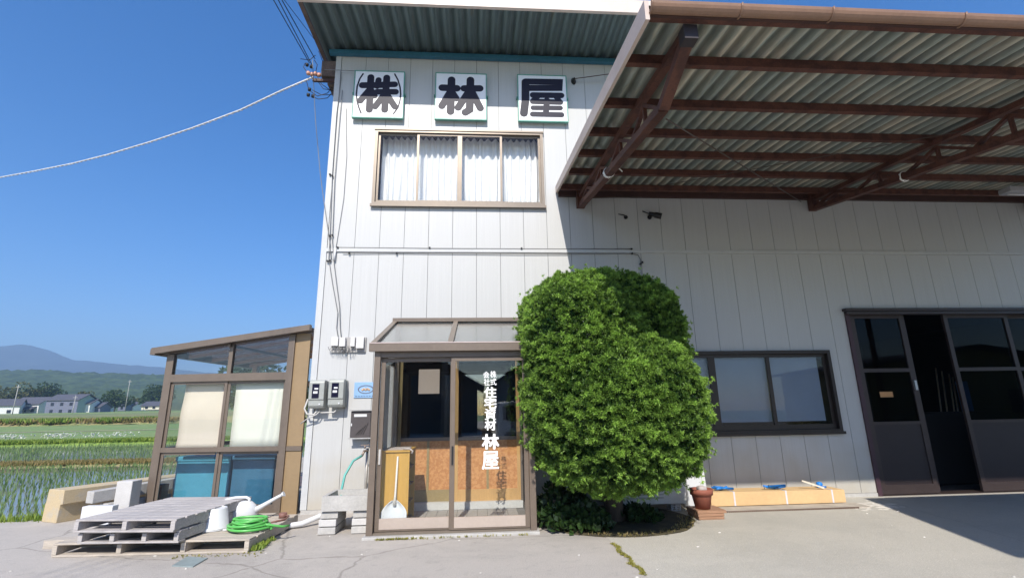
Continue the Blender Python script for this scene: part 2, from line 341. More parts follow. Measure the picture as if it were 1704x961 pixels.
# rice seedlings in rows
RICE = leafmat('rice seedling', (.15, .25, .08), (.30, .42, .16), .6, .5)
def rice(name, x0, x1, y0, y1, z, row, gap, h, k, seed):
    r = np.random.default_rng(seed); P = []
    for x in np.arange(x0, x1, row):
        n = int((y1 - y0) / gap); ys = y0 + (np.arange(n) + r.uniform(-.2, .2, n)) * gap
        xs = x + r.normal(0, .025, n) + .02 * np.sin(ys * .7); keep = (xs / ys > -1.4) & (r.uniform(0, 1, n) > .04)
        P.append(np.stack([xs, ys, np.full(n, z)], 1)[keep])
    P = np.concatenate(P); o = leaves(name, P, np.tile([0, 0, 1.], (len(P), 1)), RICE, None, (h, h * .055), k, .28, 1.0)
    return kind(o, 'stuff')
rice('rice_seedlings', -27, -4.5, 8.6, 22.3, -.52, .33, .2, .19, 5, 1)
rice('far_rice_seedlings', -47, -8, 23.9, 37.4, -.46, .45, .3, .22, 4, 2)
def tufts(name, n, fx, m, size, k, spread=.5, tone=None):
    P = np.array([fx() for _ in range(n)]); return kind(leaves(name, P, np.tile([0, 0, 1.], (n, 1)), m, None, size, k, spread, .8, tone), 'stuff')
GR1 = leafmat('grass blade', (.15, .25, .04), (.34, .42, .08), trans=.4); GR2 = leafmat('dry grass blade', (.20, .19, .06), (.42, .32, .14), trans=.4)
U = random.uniform
tufts('paddy_bank_grass', 5200, lambda: (U(-34, -8), U(22.3, 23.6), -.44), GR2, (.16, .016), 5)
tufts('green_bank_grass', 5200, lambda: (U(-56, -18), U(37.7, 39.8), -.27), GR1, (.26, .03), 5)
tufts('wild_bank_grass', 6000, lambda: (U(-130, -50), U(86, 92.6), U(.4, .95)), GR2, (.55, .07), 5)
def _clump():
    c = random.choice(_cl); return (c[0] + random.gauss(0, 1.2), c[1] + random.gauss(0, .5), .7)
_cl = [(U(-115, -55), U(86.5, 90)) for _ in range(34)]
tufts('wild_bank_weeds', 2600, _clump, GR1, (.75, .12), 5)
WF = leafmat('white field flowers', (.55, .56, .48), (.75, .76, .70))
_fc = [(U(-46, -22), U(39.8, 40.6)) for _ in range(16)]
def _fl():
    c = random.choice(_fc); return (c[0] + random.gauss(0, .5), c[1] + random.gauss(0, .3), U(.02, .32))
tufts('white_flower_clumps', 520, _fl, WF, (.11, .035), 4, 1.2)
tufts('lot_edge_weeds', 900, lambda: (U(-16, -6.3), 8.12 + abs(random.gauss(0, .12)), -.12), GR1, (.2, .012), 5)
tufts('lot_side_weeds', 700, lambda: (-6.2 + random.gauss(0, .18), U(8.3, 12), -.1), GR1, (.28, .014), 5)

# wooded hills and mountain
def hillmesh(name, m, us, vs, yr, yf, zf, nx, ny, bump, bs, ext):
    xs = [WY(u, v, yr).x for u, v in zip(us, vs)]; zs = [WY(u, v, yr).z for u, v in zip(us, vs)]
    x0, x1 = xs[0] - ext, xs[-1] + ext
    def f(a, b):
        x = x0 + (x1 - x0) * a; zr = float(np.interp(x, xs, zs)); t = min(b / .62, 1)
        back = max(0, (b - .62) / .38); y = yf + (yr - yf) * (b / .62)
        sp = 1 - .28 * abs(noise.noise((x * .006 + 3, y * .004, 0.3))) * math.sin(t * PI)
        z = zf + (zr - zf) * (t ** .8) * sp * (1 - back ** 2 * .7)
        z += bump * (noise.noise((x / bs, y / bs, 1.7)) + .6 * noise.noise((x / bs * 2.3, y / bs * 2.3, 5.)) ) * min(1, t * 4)
        return (x, y + bump * .8 * noise.noise((x / bs, y / bs, 8.)), z)
    mb = MB(); mb.grid(f, nx, ny); return kind(mb.build(name, m))
WOODS = mat('mixed woodland', (.030, .055, .022), .95, var=.35, scale=.045, col2=(.06, .095, .03), thr=(.42, .62), bump=.8, bscale=.25)
hillmesh('hills', WOODS, [-200, 0, 60, 110, 150, 200, 270, 400, 600, 900, 1300], [618, 617, 616, 619, 621, 622, 624, 628, 640, 655, 668], 800, 420, 5, 420, 90, 4.2, 9, 120)
MTN = mat('distant mountain forest', (.05, .06, .05), .95, var=.3, scale=.006, bump=.5, bscale=.02)
hillmesh('mountain', MTN, [-300, -100, 0, 20, 35, 50, 80, 115, 150, 190, 220, 270, 400, 600, 900], [600, 585, 575, 573, 571.5, 576, 590, 598, 600.5, 603, 608, 612.5, 625, 648, 680], 3000, 1700, 10, 200, 40, 10, 140, 500)
# air
hz = MB(); hz.box(-4600, 4600, -400, 4400, -2.3, 450)
hm = bpy.data.materials.new('pale air'); hm.use_nodes = True; hm.node_tree.nodes.clear()
pv = nd(hm.node_tree, 'ShaderNodeVolumePrincipled'); pv.inputs['Density'].default_value = .00040; pv.inputs['Color'].default_value = (.44, .68, 1, 1); pv.inputs['Anisotropy'].default_value = .1
ho = nd(hm.node_tree, 'ShaderNodeOutputMaterial'); hm.node_tree.links.new(pv.outputs[0], ho.inputs['Volume'])
kind(hz.build('haze', hm), 'stuff')

# ================================================================== far village
HW = mat('far white plaster', (.72, .71, .70), .8, var=.05); HB = mat('far slate blue cladding', (.15, .16, .22), .7, var=.06)
HG = mat('far grey green plaster', (.36, .42, .38), .8); HR = mat('far dark roof tiles', (.085, .085, .10), .6, var=.15); HWIN = mat('far dark window', (.02, .025, .04), .3)
def house(label, u0, u1, vb, vt, y, dep, wall, roofh, turn=0, front=None, wins=0, lower=False):
    a, b = WY(u0, vb, y), WY(u1, vb, y); x0, x1 = a.x, b.x; zb = min(a.z, b.z) - .8; zt = WY((u0 + u1) / 2, vt, y).z
    r = thing('house', label, 'house', ((x0 + x1) / 2, y, zb), turn, 'houses of the far village')
    w = (x1 - x0) / 2; ze = zt - zb - roofh; D = dep
    mb = MB(); mb.prism([(0, 0), (D, 0), (D, ze), (D / 2, ze + roofh * .92), (0, ze)], 'x', -w, w); mb.build('wall', wall, r, world_in=False)
    if front is not None:
        f = MB(); f.box(-w + .02, w - .02, -.08, -.02, .3, ze - .05); f.build('cladding', front, r, world_in=False)
    rf = MB(); s = roofh / (D / 2)
    for sg in (0, 1):
        y0, y1 = (-.5, D / 2) if sg == 0 else (D + .5, D / 2)
        z0 = ze - .5 * s + .1; z1 = ze + roofh + .1
        p = [(-w - .5, y0, z0), (w + .5, y0, z0), (w + .5, y1, z1), (-w - .5, y1, z1)]
        rf.hexa([(q[0], q[1], q[2] - .02) for q in p] + [(q[0], q[1], q[2] + .22) for q in p])
    rf.build('roof', HR, r, world_in=False)
    for i in range(wins):
        x = -w + 2 * w * (i + .7) / (wins + .4)
        for zz in ([ze * .62, ze * .12] if ze > 4.5 else [ze * .3]):
            q = MB(); q.box(x - .55, x + .55, -.2, -.03, zz, zz + 1.15); q.build('window', HWIN, r, world_in=False)
    if lower:
        q = MB(); q.hexa([(-w * .9, -2.6, 2.3), (w * .9, -2.6, 2.3), (w * .9, 0, 3.3), (-w * .9, 0, 3.3), (-w * .9, -2.6, 2.5), (w * .9, -2.6, 2.5), (w * .9, 0, 3.5), (-w * .9, 0, 3.5)]); q.build('lower_roof', HR, r, world_in=False)
    return r
house('white farmhouse with dark tiled gable at the far left of the village', -22, 24, 688, 664, 205, 9, HW, 2.4, PI / 2 * .0 + .5, None, 2)
house('long white house with two tiers of dark roof left of the slate blue house', 18, 62, 687, 661, 214, 9, HW, 2.6, 0, None, 3, True)
house('two storey house with slate blue front and pale end wall', 74, 127, 685, 656, 208, 10, HG, 2.2, 0, HB, 3)
house('small white house with grey roof right of the slate blue house', 127, 147, 684, 664, 212, 9, HW, 1.8, .15, None, 1)
house('low dark roofed shed beside the small white house', 148, 166, 683, 670, 216, 6, HB, 1.6, 0, None, 0)
house('distant house with grey roof left of the two close together', 168, 180, 681, 669, 260, 8, HW, 1.8, .3, None, 1)
house('distant house with blue grey wall in the middle of the far cluster', 196, 209, 680, 668, 275, 8, HB, 2, 0, None, 1)
house('distant pale house just right of the blue grey one', 210, 222, 680, 669, 280, 8, HW, 2, -.2, None, 1)
house('cream house with flat gable nearest the sunroom frame', 236, 264, 678, 668, 240, 9, mat('far cream plaster', (.6, .56, .46), .8), 1.9, .1, None, 2)
BARK = mat('bark', (.10, .075, .055), .9, var=.3, scale=12, stretch=(1, 1, .25), bump=.6, bscale=25)
def leafy_tree(label, x, y, z, h, rad, m, n=900, ls=.5, group=None, cat='tree', name='tree', th=.35):
    r = thing(name, label, cat, (x, y, z), 0, group)
    t = MB(); t.tube([(x, y, z - .3), (x + .1, y, z + h * .3), (x, y + .1, z + h * .75)], [h * .03, h * .022, h * .008], 7); t.build('trunk', BARK, r)
    cl = [(Vector((x + random.gauss(0, rad * .42), y + random.gauss(0, rad * .42), z + h * U(th + .08, .9))), rad * U(.32, .55)) for _ in range(12)]
    P = []; Nn = []; A = []
    for _ in range(n):
        c, q = random.choice(cl); d = Vector((random.gauss(0, 1), random.gauss(0, 1), random.gauss(0, 1))).normalized()
        p = c + d * q * U(.72, 1.05); P.append(p[:]); Nn.append(d[:]); A.append(min(1, max(0, .45 + .5 * noise.noise(p / (rad * .5)))))
    leaves('crown', P, Nn, m, r, (ls, ls * .33), 4, .8, .2, A); return r
FT1 = leafmat('far dark foliage', (.03, .06, .02), (.09, .14, .04)); FT2 = leafmat('far olive foliage', (.07, .085, .022), (.16, .16, .05))
for i, (u, v, y, h, rad, mm, lb) in enumerate([
    (8, 682, 238, 11, 7, FT2, 'olive green broad tree behind the leftmost farmhouse'), (22, 682, 240, 8, 5, FT2, 'lower olive tree between the two left houses'),
    (44, 682, 245, 10, 5, FT1, 'dark tree rising behind the long white house'), (78, 680, 250, 12.5, 6, FT1, 'tallest dark tree behind the slate blue house'),
    (62, 681, 247, 9.5, 5, FT2, 'olive tree behind the left end of the slate blue house'), (132, 680, 250, 8.5, 4, FT2, 'olive tree above the small white house'),
    (190, 682, 235, 9, 4, FT1, 'dark tree standing in front of the far cluster'), (250, 677, 262, 9, 5, FT1, 'dark tree behind the cream house'),
    (268, 676, 265, 11, 5, FT1, 'dark tree at the edge of the sunroom frame'), (230, 678, 300, 6, 4, FT2, 'pale tree left of the cream house')]):
    p = WY(u, v, y); leafy_tree(lb, p.x, y, p.z - 1, h, rad, mm, 700, .8, 'trees of the far village')
FPOLE = mat('grey concrete pole', (.36, .35, .33), .8)
for u, v, y, h, lb in ((20, 690, 180, 10, 'thin power pole in front of the leftmost farmhouse'), (208, 682, 230, 13, 'tall thin pole by the far cluster of houses'), (120, 690, 195, 7, 'short pole at the corner of the slate blue house')):
    p = WY(u, v, y); q = MB(); q.tube([(p.x, y, p.z - 1), (p.x, y, p.z + h)], [.16, .1], 8); q.box(p.x - .8, p.x + .8, y - .05, y + .05, p.z + h - .8, p.z + h - .65)
    tag(q.build('power_pole', FPOLE), lb, 'pole', 'power poles in the fields')
p = WY(446, 640, 30); leafy_tree('green tree seen through the sunroom glass', p.x, 30, -.2, WY(446, 604, 30).z + .2, 2.3, FT1, 1500, .28)

# ================================================================== office building
OB = thing('office_building', 'white clad two storey office with a teal eave and a long wing on the right', 'building', (-2.62, 8, 0))
PW, GX = .41178, -2.4964; XL, XR, XE = -2.62, 3.35, 12.6; ZJ = 4.105; ZT1, ZT2 = 8.0, 5.55
H2F = (-1.835, 1.186, 4.915, 6.38); HGW = (2.05, 5.985, .995, 2.347); HDR = (6.41, 12.0, -.1, 3.065); HPO = (-1.28, .70, -.1, 2.45)
holes = [H2F, HGW, HDR, HPO]
w = MB(); gr = MB()
xs = [XL + .085] + [GX + PW * i for i in range(1, 37)]
for a, b in zip(xs[:-1], xs[1:]):
    top = ZT1 if b < XR + .2 else ZT2
    for r in cut((a + .0035, b - .0035, .06, ZJ - .03), holes) + cut((a + .0035, b - .0035, ZJ + .03, top), holes): w.box(r[0], r[1], 8, 8.05, r[2], r[3])
for a in xs[1:]:
    top = ZT1 if a < XR else ZT2
    for r in cut((a - .03, a + .03, .06, top), holes): gr.box(r[0], r[1], 8.008, 8.03, r[2], r[3])
wall = w.build('wall', WHITE, OB); gr.build('groove', GROOVE, OB)
q = MB(); q.box(XL - .012, XL + .082, 7.988, 18, .06, ZT1); q.box(XL + .1, 12.6, 17.9, 18, 0, ZT2); q.box(XR + .01, XR + .1, 8.05, 17.9, ZT2, ZT1); q.build('corner_trim', FLASH, OB)
q = MB()
for r in cut((XL + .084, XE, ZJ - .028, ZJ + .028), holes): q.box(r[0], r[1], 7.975, 8.02, r[2], r[3])
q.build('joint_flashing', FLASH, OB)
q = MB()
for r in cut((XL, 12.6, -.3, .056), [HPO, HDR]): q.box(r[0], r[1], 7.985, 8.1, r[2], r[3])
q.build('foundation', CONC, OB)
# main roof with corrugated overhang
def zsof(y): return 8.02 + (8 - y) * .004
RX0, RX1, RYF = -2.945, 3.42, 6.87
def corr(mb, x0, x1, ya, yb, fz, pitch, amp, n=8, trap=False, ny=2):
    nx = int((x1 - x0) / pitch * n)
    def f(a, b):
        x = x0 + (x1 - x0) * a; y = ya + (yb - ya) * b; s = math.sin(2 * PI * x / pitch)
        if trap: s = max(-1, min(1, s * 2.2))
        return (x, y, fz(y) + amp * s)
    mb.grid(f, nx, ny, True); return mb
roof = corr(MB(), RX0 + .06, RX1, RYF + .02, 18.2, lambda y: zsof(y) + .06, .215, .045, 12, True, 6).build('roof', TEAL, OB)
q = MB(); q.box(RX0 - .02, RX1, RYF - .05, RYF + .01, zsof(RYF) + .0, zsof(RYF) + .26); q.build('fascia', FASCIA, roof)
q = MB(); q.hexa([(RX0 - .02, RYF + .01, zsof(RYF)), (RX0 + .05, RYF + .01, zsof(RYF)), (RX0 + .05, 18.2, zsof(18.2)), (RX0 - .02, 18.2, zsof(18.2)), (RX0 - .02, RYF + .01, zsof(RYF) + .24), (RX0 + .05, RYF + .01, zsof(RYF) + .24), (RX0 + .05, 18.2, zsof(18.2) + .24), (RX0 - .02, 18.2, zsof(18.2) + .24)]); q.build('rake_board', RUSTB, roof)
q = MB(); q.box(RX0 + .2, RX1, 7.9, 7.985, 7.90, 7.985); q.build('eave_beam', TEALB, roof)
q = MB(); q.box(-2.9, XL - .02, 8.4, 18, 7.6, 7.82); q.box(-2.9, XL - .02, 8.02, 8.14, 7.5, 7.82); q.build('eave_bracket', RUSTB, roof)
q = MB(); q.box(XR, 12.8, 7.9, 18.1, 5.56, 5.7); q.build('wing_roof', FLASH, OB)
# first floor window
wf = MB(); x0, x1, z0, z1 = H2F; frame_rect(wf, x0, x1, z0, z1, 7.955, 8.09, .05, .06, .05)
wf.box(x0 - .02, x1 + .02, 7.93, 7.97, z0 - .025, z0 + .02); wf.box(x0 - .015, x1 + .015, 7.94, 7.98, z1 - .01, z1 + .02)
win = wf.build('window', BRONZE_L, OB); win['label'] = 'upper window with four panes and champagne frame'
mull = (-1.071, -.326, .418); ed = [x0 + .05, *mull, x1 - .05]
for i in range(4):
    a, b = ed[i], ed[i + 1]; yy = 8.005 if i in (0, 3) else 7.985; s = MB()
    frame_rect(s, a - (.02 if i in (1, 3) else 0), b + (.02 if i in (0, 2) else 0), z0 + .062, z1 - .052, yy, yy + .018, .04, .05, .035); s.build('sash', BRONZE_L, win)
    g = MB(); g.box(a + .015, b - .015, yy + .007, yy + .011, z0 + .11, z1 - .085); g.build('pane', GLASS_M, win)
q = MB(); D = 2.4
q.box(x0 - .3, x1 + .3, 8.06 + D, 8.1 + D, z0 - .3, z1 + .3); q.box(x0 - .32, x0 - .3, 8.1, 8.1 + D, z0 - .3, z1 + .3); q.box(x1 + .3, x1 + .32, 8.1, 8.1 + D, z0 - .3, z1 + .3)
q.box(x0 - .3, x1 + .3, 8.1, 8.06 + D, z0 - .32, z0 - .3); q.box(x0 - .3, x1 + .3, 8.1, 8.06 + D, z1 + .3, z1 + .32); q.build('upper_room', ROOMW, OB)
cl = ['leftmost white pleated curtain in the upper window', 'second white curtain from the left in the upper window', 'third white curtain from the left in the upper window', 'rightmost white pleated curtain in the upper window']
for i in range(4):
    a, b = ed[i] + (.03 if i == 0 else -.02), ed[i + 1] + .02; ph = U(0, 6); np_ = 6 + i % 2
    def f(s, t, a=a, b=b, ph=ph, np_=np_, i=i):
        top = z1 + .01 - .02 * math.sin(s * np_ * 2 * PI + ph); z = z0 + .07 + (top - z0 - .07) * t
        amp = .045 - .02 * t; x = a + (b - a) * s
        wob = .35 * noise.noise((x * 5, z * 1.1, i)) * (1 - t * .4)
        y = 8.27 + amp * math.sin(s * np_ * 2 * PI + ph + wob * 6 + 2.4 * noise.noise((s * 2.7, i * 3.1, 7))) + .02 * noise.noise((x * 9, z * 2, 4))
        return (x, y, z)
    m_ = MB(); m_.grid(f, 110, 14); tag(m_.build('curtain', CURTAIN), cl[i], 'curtain', 'curtains of the upper window')
# ground floor window
x0, x1, z0, z1 = HGW
wf = MB(); frame_rect(wf, x0, x1, z0, z1, 7.94, 8.09, .055, .06, .055); wf.box(x0 - .02, x1 + .02, 7.915, 7.96, z0 - .02, z0 + .025)
win = wf.build('window', DARKFRAME, OB); win['label'] = 'dark framed ground floor window with slate blinds'
ed = [x0 + .055, 2.98, 3.90, 4.89, x1 - .055]
for i in range(4):
    a, b = ed[i], ed[i + 1]; yy = 7.985 if i in (1, 2) else 8.01; s = MB()
    frame_rect(s, a - (.025 if i in (1, 3) else 0), b + (.025 if i in (0, 2) else 0), z0 + .062, z1 - .057, yy, yy + .02, .06, .08, .05); s.build('sash', DARKFRAME, win)
    g = MB(); g.box(a + .03, b - .03, yy + .008, yy + .012, z0 + .14, z1 - .1); g.build('pane', GLASS_M, win)
BLIND = mat('slate roller blind', (.20, .255, .34), .8, var=.04)
for i, lb in enumerate(['slate blue blind in the leftmost pane of the dark window behind the yew', 'slate blue blind in the pane just behind the yew edge', 'slate blue blind in the middle visible pane of the dark window', 'slate blue blind in the rightmost pane of the dark window']):
    q = MB(); q.box(ed[i] + .01, ed[i + 1] - (.12 if i == 3 else .01), 8.075, 8.083, z0 + .19, z1 - .02); tag(q.build('window_blind', BLIND), lb, 'blind', 'blinds in the ground floor window')
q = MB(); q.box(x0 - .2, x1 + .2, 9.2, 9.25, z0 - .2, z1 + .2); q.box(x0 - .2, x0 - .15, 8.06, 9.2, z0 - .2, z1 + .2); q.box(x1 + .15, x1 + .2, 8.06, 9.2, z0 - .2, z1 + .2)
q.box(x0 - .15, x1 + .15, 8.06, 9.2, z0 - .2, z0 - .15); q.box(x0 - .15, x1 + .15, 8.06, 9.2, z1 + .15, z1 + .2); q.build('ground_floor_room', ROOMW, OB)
# big sliding doors
x0, x1, z0, z1 = HDR
DRF = mat('brown door aluminium', (.052, .038, .036), .4, .2, var=.1); DRP = mat('brown door panel', (.027, .018, .018), .5, var=.1, scale=3); PURP = mat('purple brown jamb', (.06, .03, .04), .5)
q = MB(); q.box(x0 - .03, x1, 7.90, 8.02, z1 - .045, z1 + .0); q.box(x0 - .03, x1, 7.89, 7.905, z1 - .11, z1 - .085); q.box(x0, x1, 7.93, 8.15, z1 - .085, z1 - .05); q.build('door_track', DRF, OB)
q = MB(); q.box(x0, x0 + .07, 7.97, 8.2, .0, z1 - .09); q.build('door_jamb', PURP, OB)
q = MB(); q.box(x0, x1, 7.98, 8.25, -.05, .012); q.build('door_sill', DRF, OB)
def leaf(a, b, y, lb):
    d = MB(); t = .075
    frame_rect(d, a, b, .02, z1 - .09, y, y + .045, t, .14, .07); d.box(a + t, b - t, y, y + .045, 1.97, 2.03); d.box(a + t, b - t, y, y + .045, 1.10, 1.15)
    ob = d.build('sliding_door', DRF, OB); ob['label'] = lb
    q = MB(); q.box(a + t, b - t, y + .015, y + .03, .16, 1.10); q.build('panel', DRP, ob)
    for c0, c1 in ((1.15, 1.97), (2.03, z1 - .16)):
        g = MB(); g.box(a + t, b - t, y + .02, y + .025, c0, c1); g.build('pane', GLASS_D, ob)
    return ob
dl = leaf(6.52, 7.50, 8.02, 'left brown sliding door with an orange sticker')
leaf(6.62, 7.60, 8.10, 'second brown door leaf behind the left one'); leaf(8.27, 9.50, 8.02, 'right brown sliding door half open'); leaf(9.45, 10.7, 8.1, 'far right brown sliding door'); leaf(10.65, 11.98, 8.02, 'last brown sliding door')
q = MB(); q.box(6.80, 7.03, 8.014, 8.018, 1.55, 1.64); q.build('sticker', mat('orange sticker', (.5, .26, .10), .5), dl)
q = MB(); q.box(7.44, 7.48, 7.985, 8.02, 1.66, 1.82); q.build('handle', mat('worn steel', (.5, .5, .5), .35, .8), dl)
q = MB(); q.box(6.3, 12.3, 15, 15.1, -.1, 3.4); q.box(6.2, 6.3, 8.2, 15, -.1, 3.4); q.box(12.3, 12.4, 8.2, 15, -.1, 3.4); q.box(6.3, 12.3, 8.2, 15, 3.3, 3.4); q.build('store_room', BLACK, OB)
q = MB(); q.box(6.3, 12.3, 8.26, 15, -.05, .006); q.build('store_floor', mat('store floor', (.08, .075, .07), .8), OB)
POLEW = mat('pale timber pole', (.45, .36, .24), .6)
for i, (u, lb) in enumerate(((1562, 'left pale timber pole leaning inside the dark store'), (1572, 'second pale timber pole leaning inside the dark store'), (1584, 'third pale timber pole leaning inside the dark store'), (1590, 'pale timber pole nearest the blue sheet inside the store'))):
    a, b = WY(u - 5, 612 + i * 5, 9.9), WY(u + 5, 690, 9.6); dv = (b - a); a2 = a; k = (b.z) / -dv.z; q = MB(); q.tube([a2, b + dv * k], .013, 8); tag(q.build('timber_pole', POLEW), lb, 'pole', 'poles leaning in the store')
a = WY(1593, 634, 9.7); b = WY(1622, 690, 9.7)
def f(s, t): return (a.x + (b.x - a.x) * s, 9.7 + .05 * math.sin(s * 22), .3 + (a.z - .3) * t)
q = MB(); q.grid(f, 40, 6); o = q.build('blue_tarpaulin', mat('blue tarp', (.05, .30, .75), .5)); tag(o, 'blue tarpaulin sheet hanging inside the dark store', 'tarpaulin'); sm = o.modifiers.new('s', 'SOLIDIFY'); sm.thickness = .01
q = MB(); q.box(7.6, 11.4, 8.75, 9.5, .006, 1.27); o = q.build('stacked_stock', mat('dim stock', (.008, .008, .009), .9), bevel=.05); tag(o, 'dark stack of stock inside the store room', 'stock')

# ================================================================== big signs
def capsule(mb, pts, r, y0, dep):
    """flat stroke with round ends along (x,z) points"""
    P = [Vector(p) for p in pts]; L, R = [], []
    out = []
    n = len(P)
    def nrm(d): return Vector((-d.y, d.x))
    left, right = [], []
    for i in range(n):
        if i == 0: d = (P[1] - P[0]).normalized()
        elif i == n - 1: d = (P[-1] - P[-2]).normalized()
        else: d = ((P[i] - P[i - 1]).normalized() + (P[i + 1] - P[i]).normalized()).normalized()
        k = 1.0
        if 0 < i < n - 1: k = 1 / max(.5, d.dot((P[i] - P[i - 1]).normalized()))
        left.append(P[i] + nrm(d) * r * k); right.append(P[i] - nrm(d) * r * k)
    de = (P[-1] - P[-2]).normalized(); ds = (P[1] - P[0]).normalized()
    capE = [P[-1] + (nrm(de) * math.cos(t) + de * math.sin(t)) * r for t in [PI * j / 10 for j in range(1, 10)]]
    capS = [P[0] + (-nrm(ds) * math.cos(t) - ds * math.sin(t)) * r for t in [PI * j / 10 for j in range(1, 10)]]
    poly = left + capE + right[::-1] + capS
    m = len(poly); vs = [(p.x, y0, p.y) for p in poly] + [(p.x, y0 - dep, p.y) for p in poly]
    fs = []
    # cap faces as quads/fans: build strips between left and right to keep concave outlines safe
    o = 0
    nl = len(left); idxL = list(range(nl)); idxR = [nl + 9 + (n - 1 - i) for i in range(n)]
    for i in range(n - 1): fs.append([m + idxL[i], m + idxL[i + 1], m + idxR[i + 1], m + idxR[i]])
    fs.append([m + idxL[-1]] + [m + nl + j for j in range(9)] + [m + idxR[-1]])
    fs.append([m + idxR[0]] + [m + nl + 9 + n + j for j in range(9)] + [m + idxL[0]])
    for i in range(m): fs.append([i, (i + 1) % m, m + (i + 1) % m, m + i])
    mb.add(vs, fs)
def crop1(x, y): p = WY(540 + x * .176887, 60 + y * .176887, 7.9); return Vector((p.x, p.z))
def crop2(x, y): p = WY(820 + x * .176887, 60 + y * .176887, 7.9); return Vector((p.x, p.z))
def sign(label, x0, x1, z0, z1, strokes, cr):
    r = thing('sign_board', label, 'sign', (x0, 7.985, z0), 0, 'character signs under the eave')
    q = MB(); frame_rect(q, x0, x1, z0, z1, 7.905, 7.96, .016, .02, .016); q.build('frame', SIGNG, r)
    q = MB(); q.box(x0 + .0165, x1 - .0165, 7.912, 7.998, z0 + .0205, z1 - .0165); q.build('face', SIGNW, r)
    q = MB()
    for i, (rad, pts) in enumerate(strokes): capsule(q, [cr(*p) for p in pts], rad * .176887 * 9.9 / FPX, 7.911, .0012 + i * .0003)
    q.build('character', INK, r)
    for sx in (x0 - .012, x1 + .012):
        q = MB(); q.box(sx - .012, sx + .012, 7.93, 8, z0 + .5, z0 + .53); q.build('clip', SIGNG, r)
kabu = [(6.5, [(362, 352), (330, 400), (306, 470), (298, 545), (305, 610), (322, 670), (342, 720)]), (6.5, [(660, 355), (690, 410), (710, 480), (716, 545), (708, 610), (690, 670), (648, 728)]),
        (29, [(435, 385), (420, 690)]), (29, [(355, 460), (560, 458)]), (28, [(425, 500), (335, 605)]), (26, [(440, 510), (470, 560)]),
        (25, [(508, 410), (495, 470)]), (27, [(500, 455), (660, 452)]), (27, [(495, 522), (668, 522)]), (29, [(585, 390), (565, 690)]), (27, [(560, 550), (475, 660)]), (27, [(590, 555), (660, 660)])]
hayashi = [(33, [(1195, 410), (1185, 708)]), (32, [(1107, 483), (1245, 489)]), (31, [(1185, 520), (1103, 655)]), (28, [(1200, 525), (1240, 585)]),
           (33, [(1373, 412), (1365, 690), (1325, 715)]), (31, [(1313, 490), (1462, 490)]), (31, [(1355, 525), (1257, 670)]), (31, [(1390, 530), (1466, 675)])]
ya = [(30, [(310, 425), (628, 430), (625, 486), (330, 486)]), (34, [(308, 430), (308, 600), (293, 724)]), (27, [(378, 552), (645, 556)]), (24, [(430, 560), (378, 606)]), (26, [(378, 612), (635, 620)]), (24, [(590, 560), (632, 615)]), (22, [(380, 672), (637, 674)]), (26, [(510, 600), (500, 730)]), (24, [(376, 732), (648, 738)])]
sign('white sign with a black character between thin brackets, left under the eave', -2.258, -1.348, 6.574, 7.552, kabu, crop1)
sign('white sign with black twin tree character, middle under the eave', -.787, .163, 6.578, 7.559, hayashi, crop1)
sign('white sign with black boxy character, nearest the carport roof', .738, 1.672, 6.58, 7.573, ya, crop2)

# ================================================================== carport
CP = thing('carport', 'rust red steel carport with corrugated roof over the right side of the front', 'carport', (1.4, 8, 0))
CX0, CX1, CYF, CYB = 1.40, 12.6, 3.35, 7.99
def zr(y): return 5.27 - (8 - y) * .124
rf = corr(MB(), CX0 + .03, CX1, CYF - .05, CYB, lambda y: zr(y) + .024, .15, .023, 10, False, 3).build('roof', CORR, CP)
FC = mat('pinkish beige rake board', (.55, .45, .40), .45, var=.06, scale=2)
q = MB(); q.hexa([(CX0 - .012, CYF - .05, zr(CYF) - .13), (CX0 + .025, CYF - .05, zr(CYF) - .13), (CX0 + .025, CYB, zr(CYB) - .07), (CX0 - .012, CYB, zr(CYB) - .07), (CX0 - .012, CYF - .05, zr(CYF) + .06), (CX0 + .025, CYF - .05, zr(CYF) + .06), (CX0 + .025, CYB, zr(CYB) + .06), (CX0 - .012, CYB, zr(CYB) + .06)]); q.build('rake_board', FC, rf)
for i, y in enumerate((3.96, 4.78, 5.52, 6.21, 6.94, 7.69)):
    q = MB(); z = zr(y); q.box(CX0 + .03, CX1, y - .012, y + .0, z - .10, z - .002); q.box(CX0 + .03, CX1, y + .0005, y + .05, z - .10, z - .09); q.build('purlin', STEEL, CP)
q = MB(); y = 7.93; q.box(CX0 + .03, CX1, y, y + .06, zr(y) - .14, zr(y) - .005); q.build('wall_plate', STEEL_D, CP)
q = MB(); q.box(CX0 + .03, CX1, CYF - .03, CYF - .0, zr(CYF) - .065, zr(CYF) - .005); q.build('front_beam', STEEL_D, CP)
q = MB(); q.box(CX0 + .03, CX1, CYF + .001, CYF + .05, zr(CYF) - .065, zr(CYF) - .05); q.build('beam_flange', STEEL, CP)
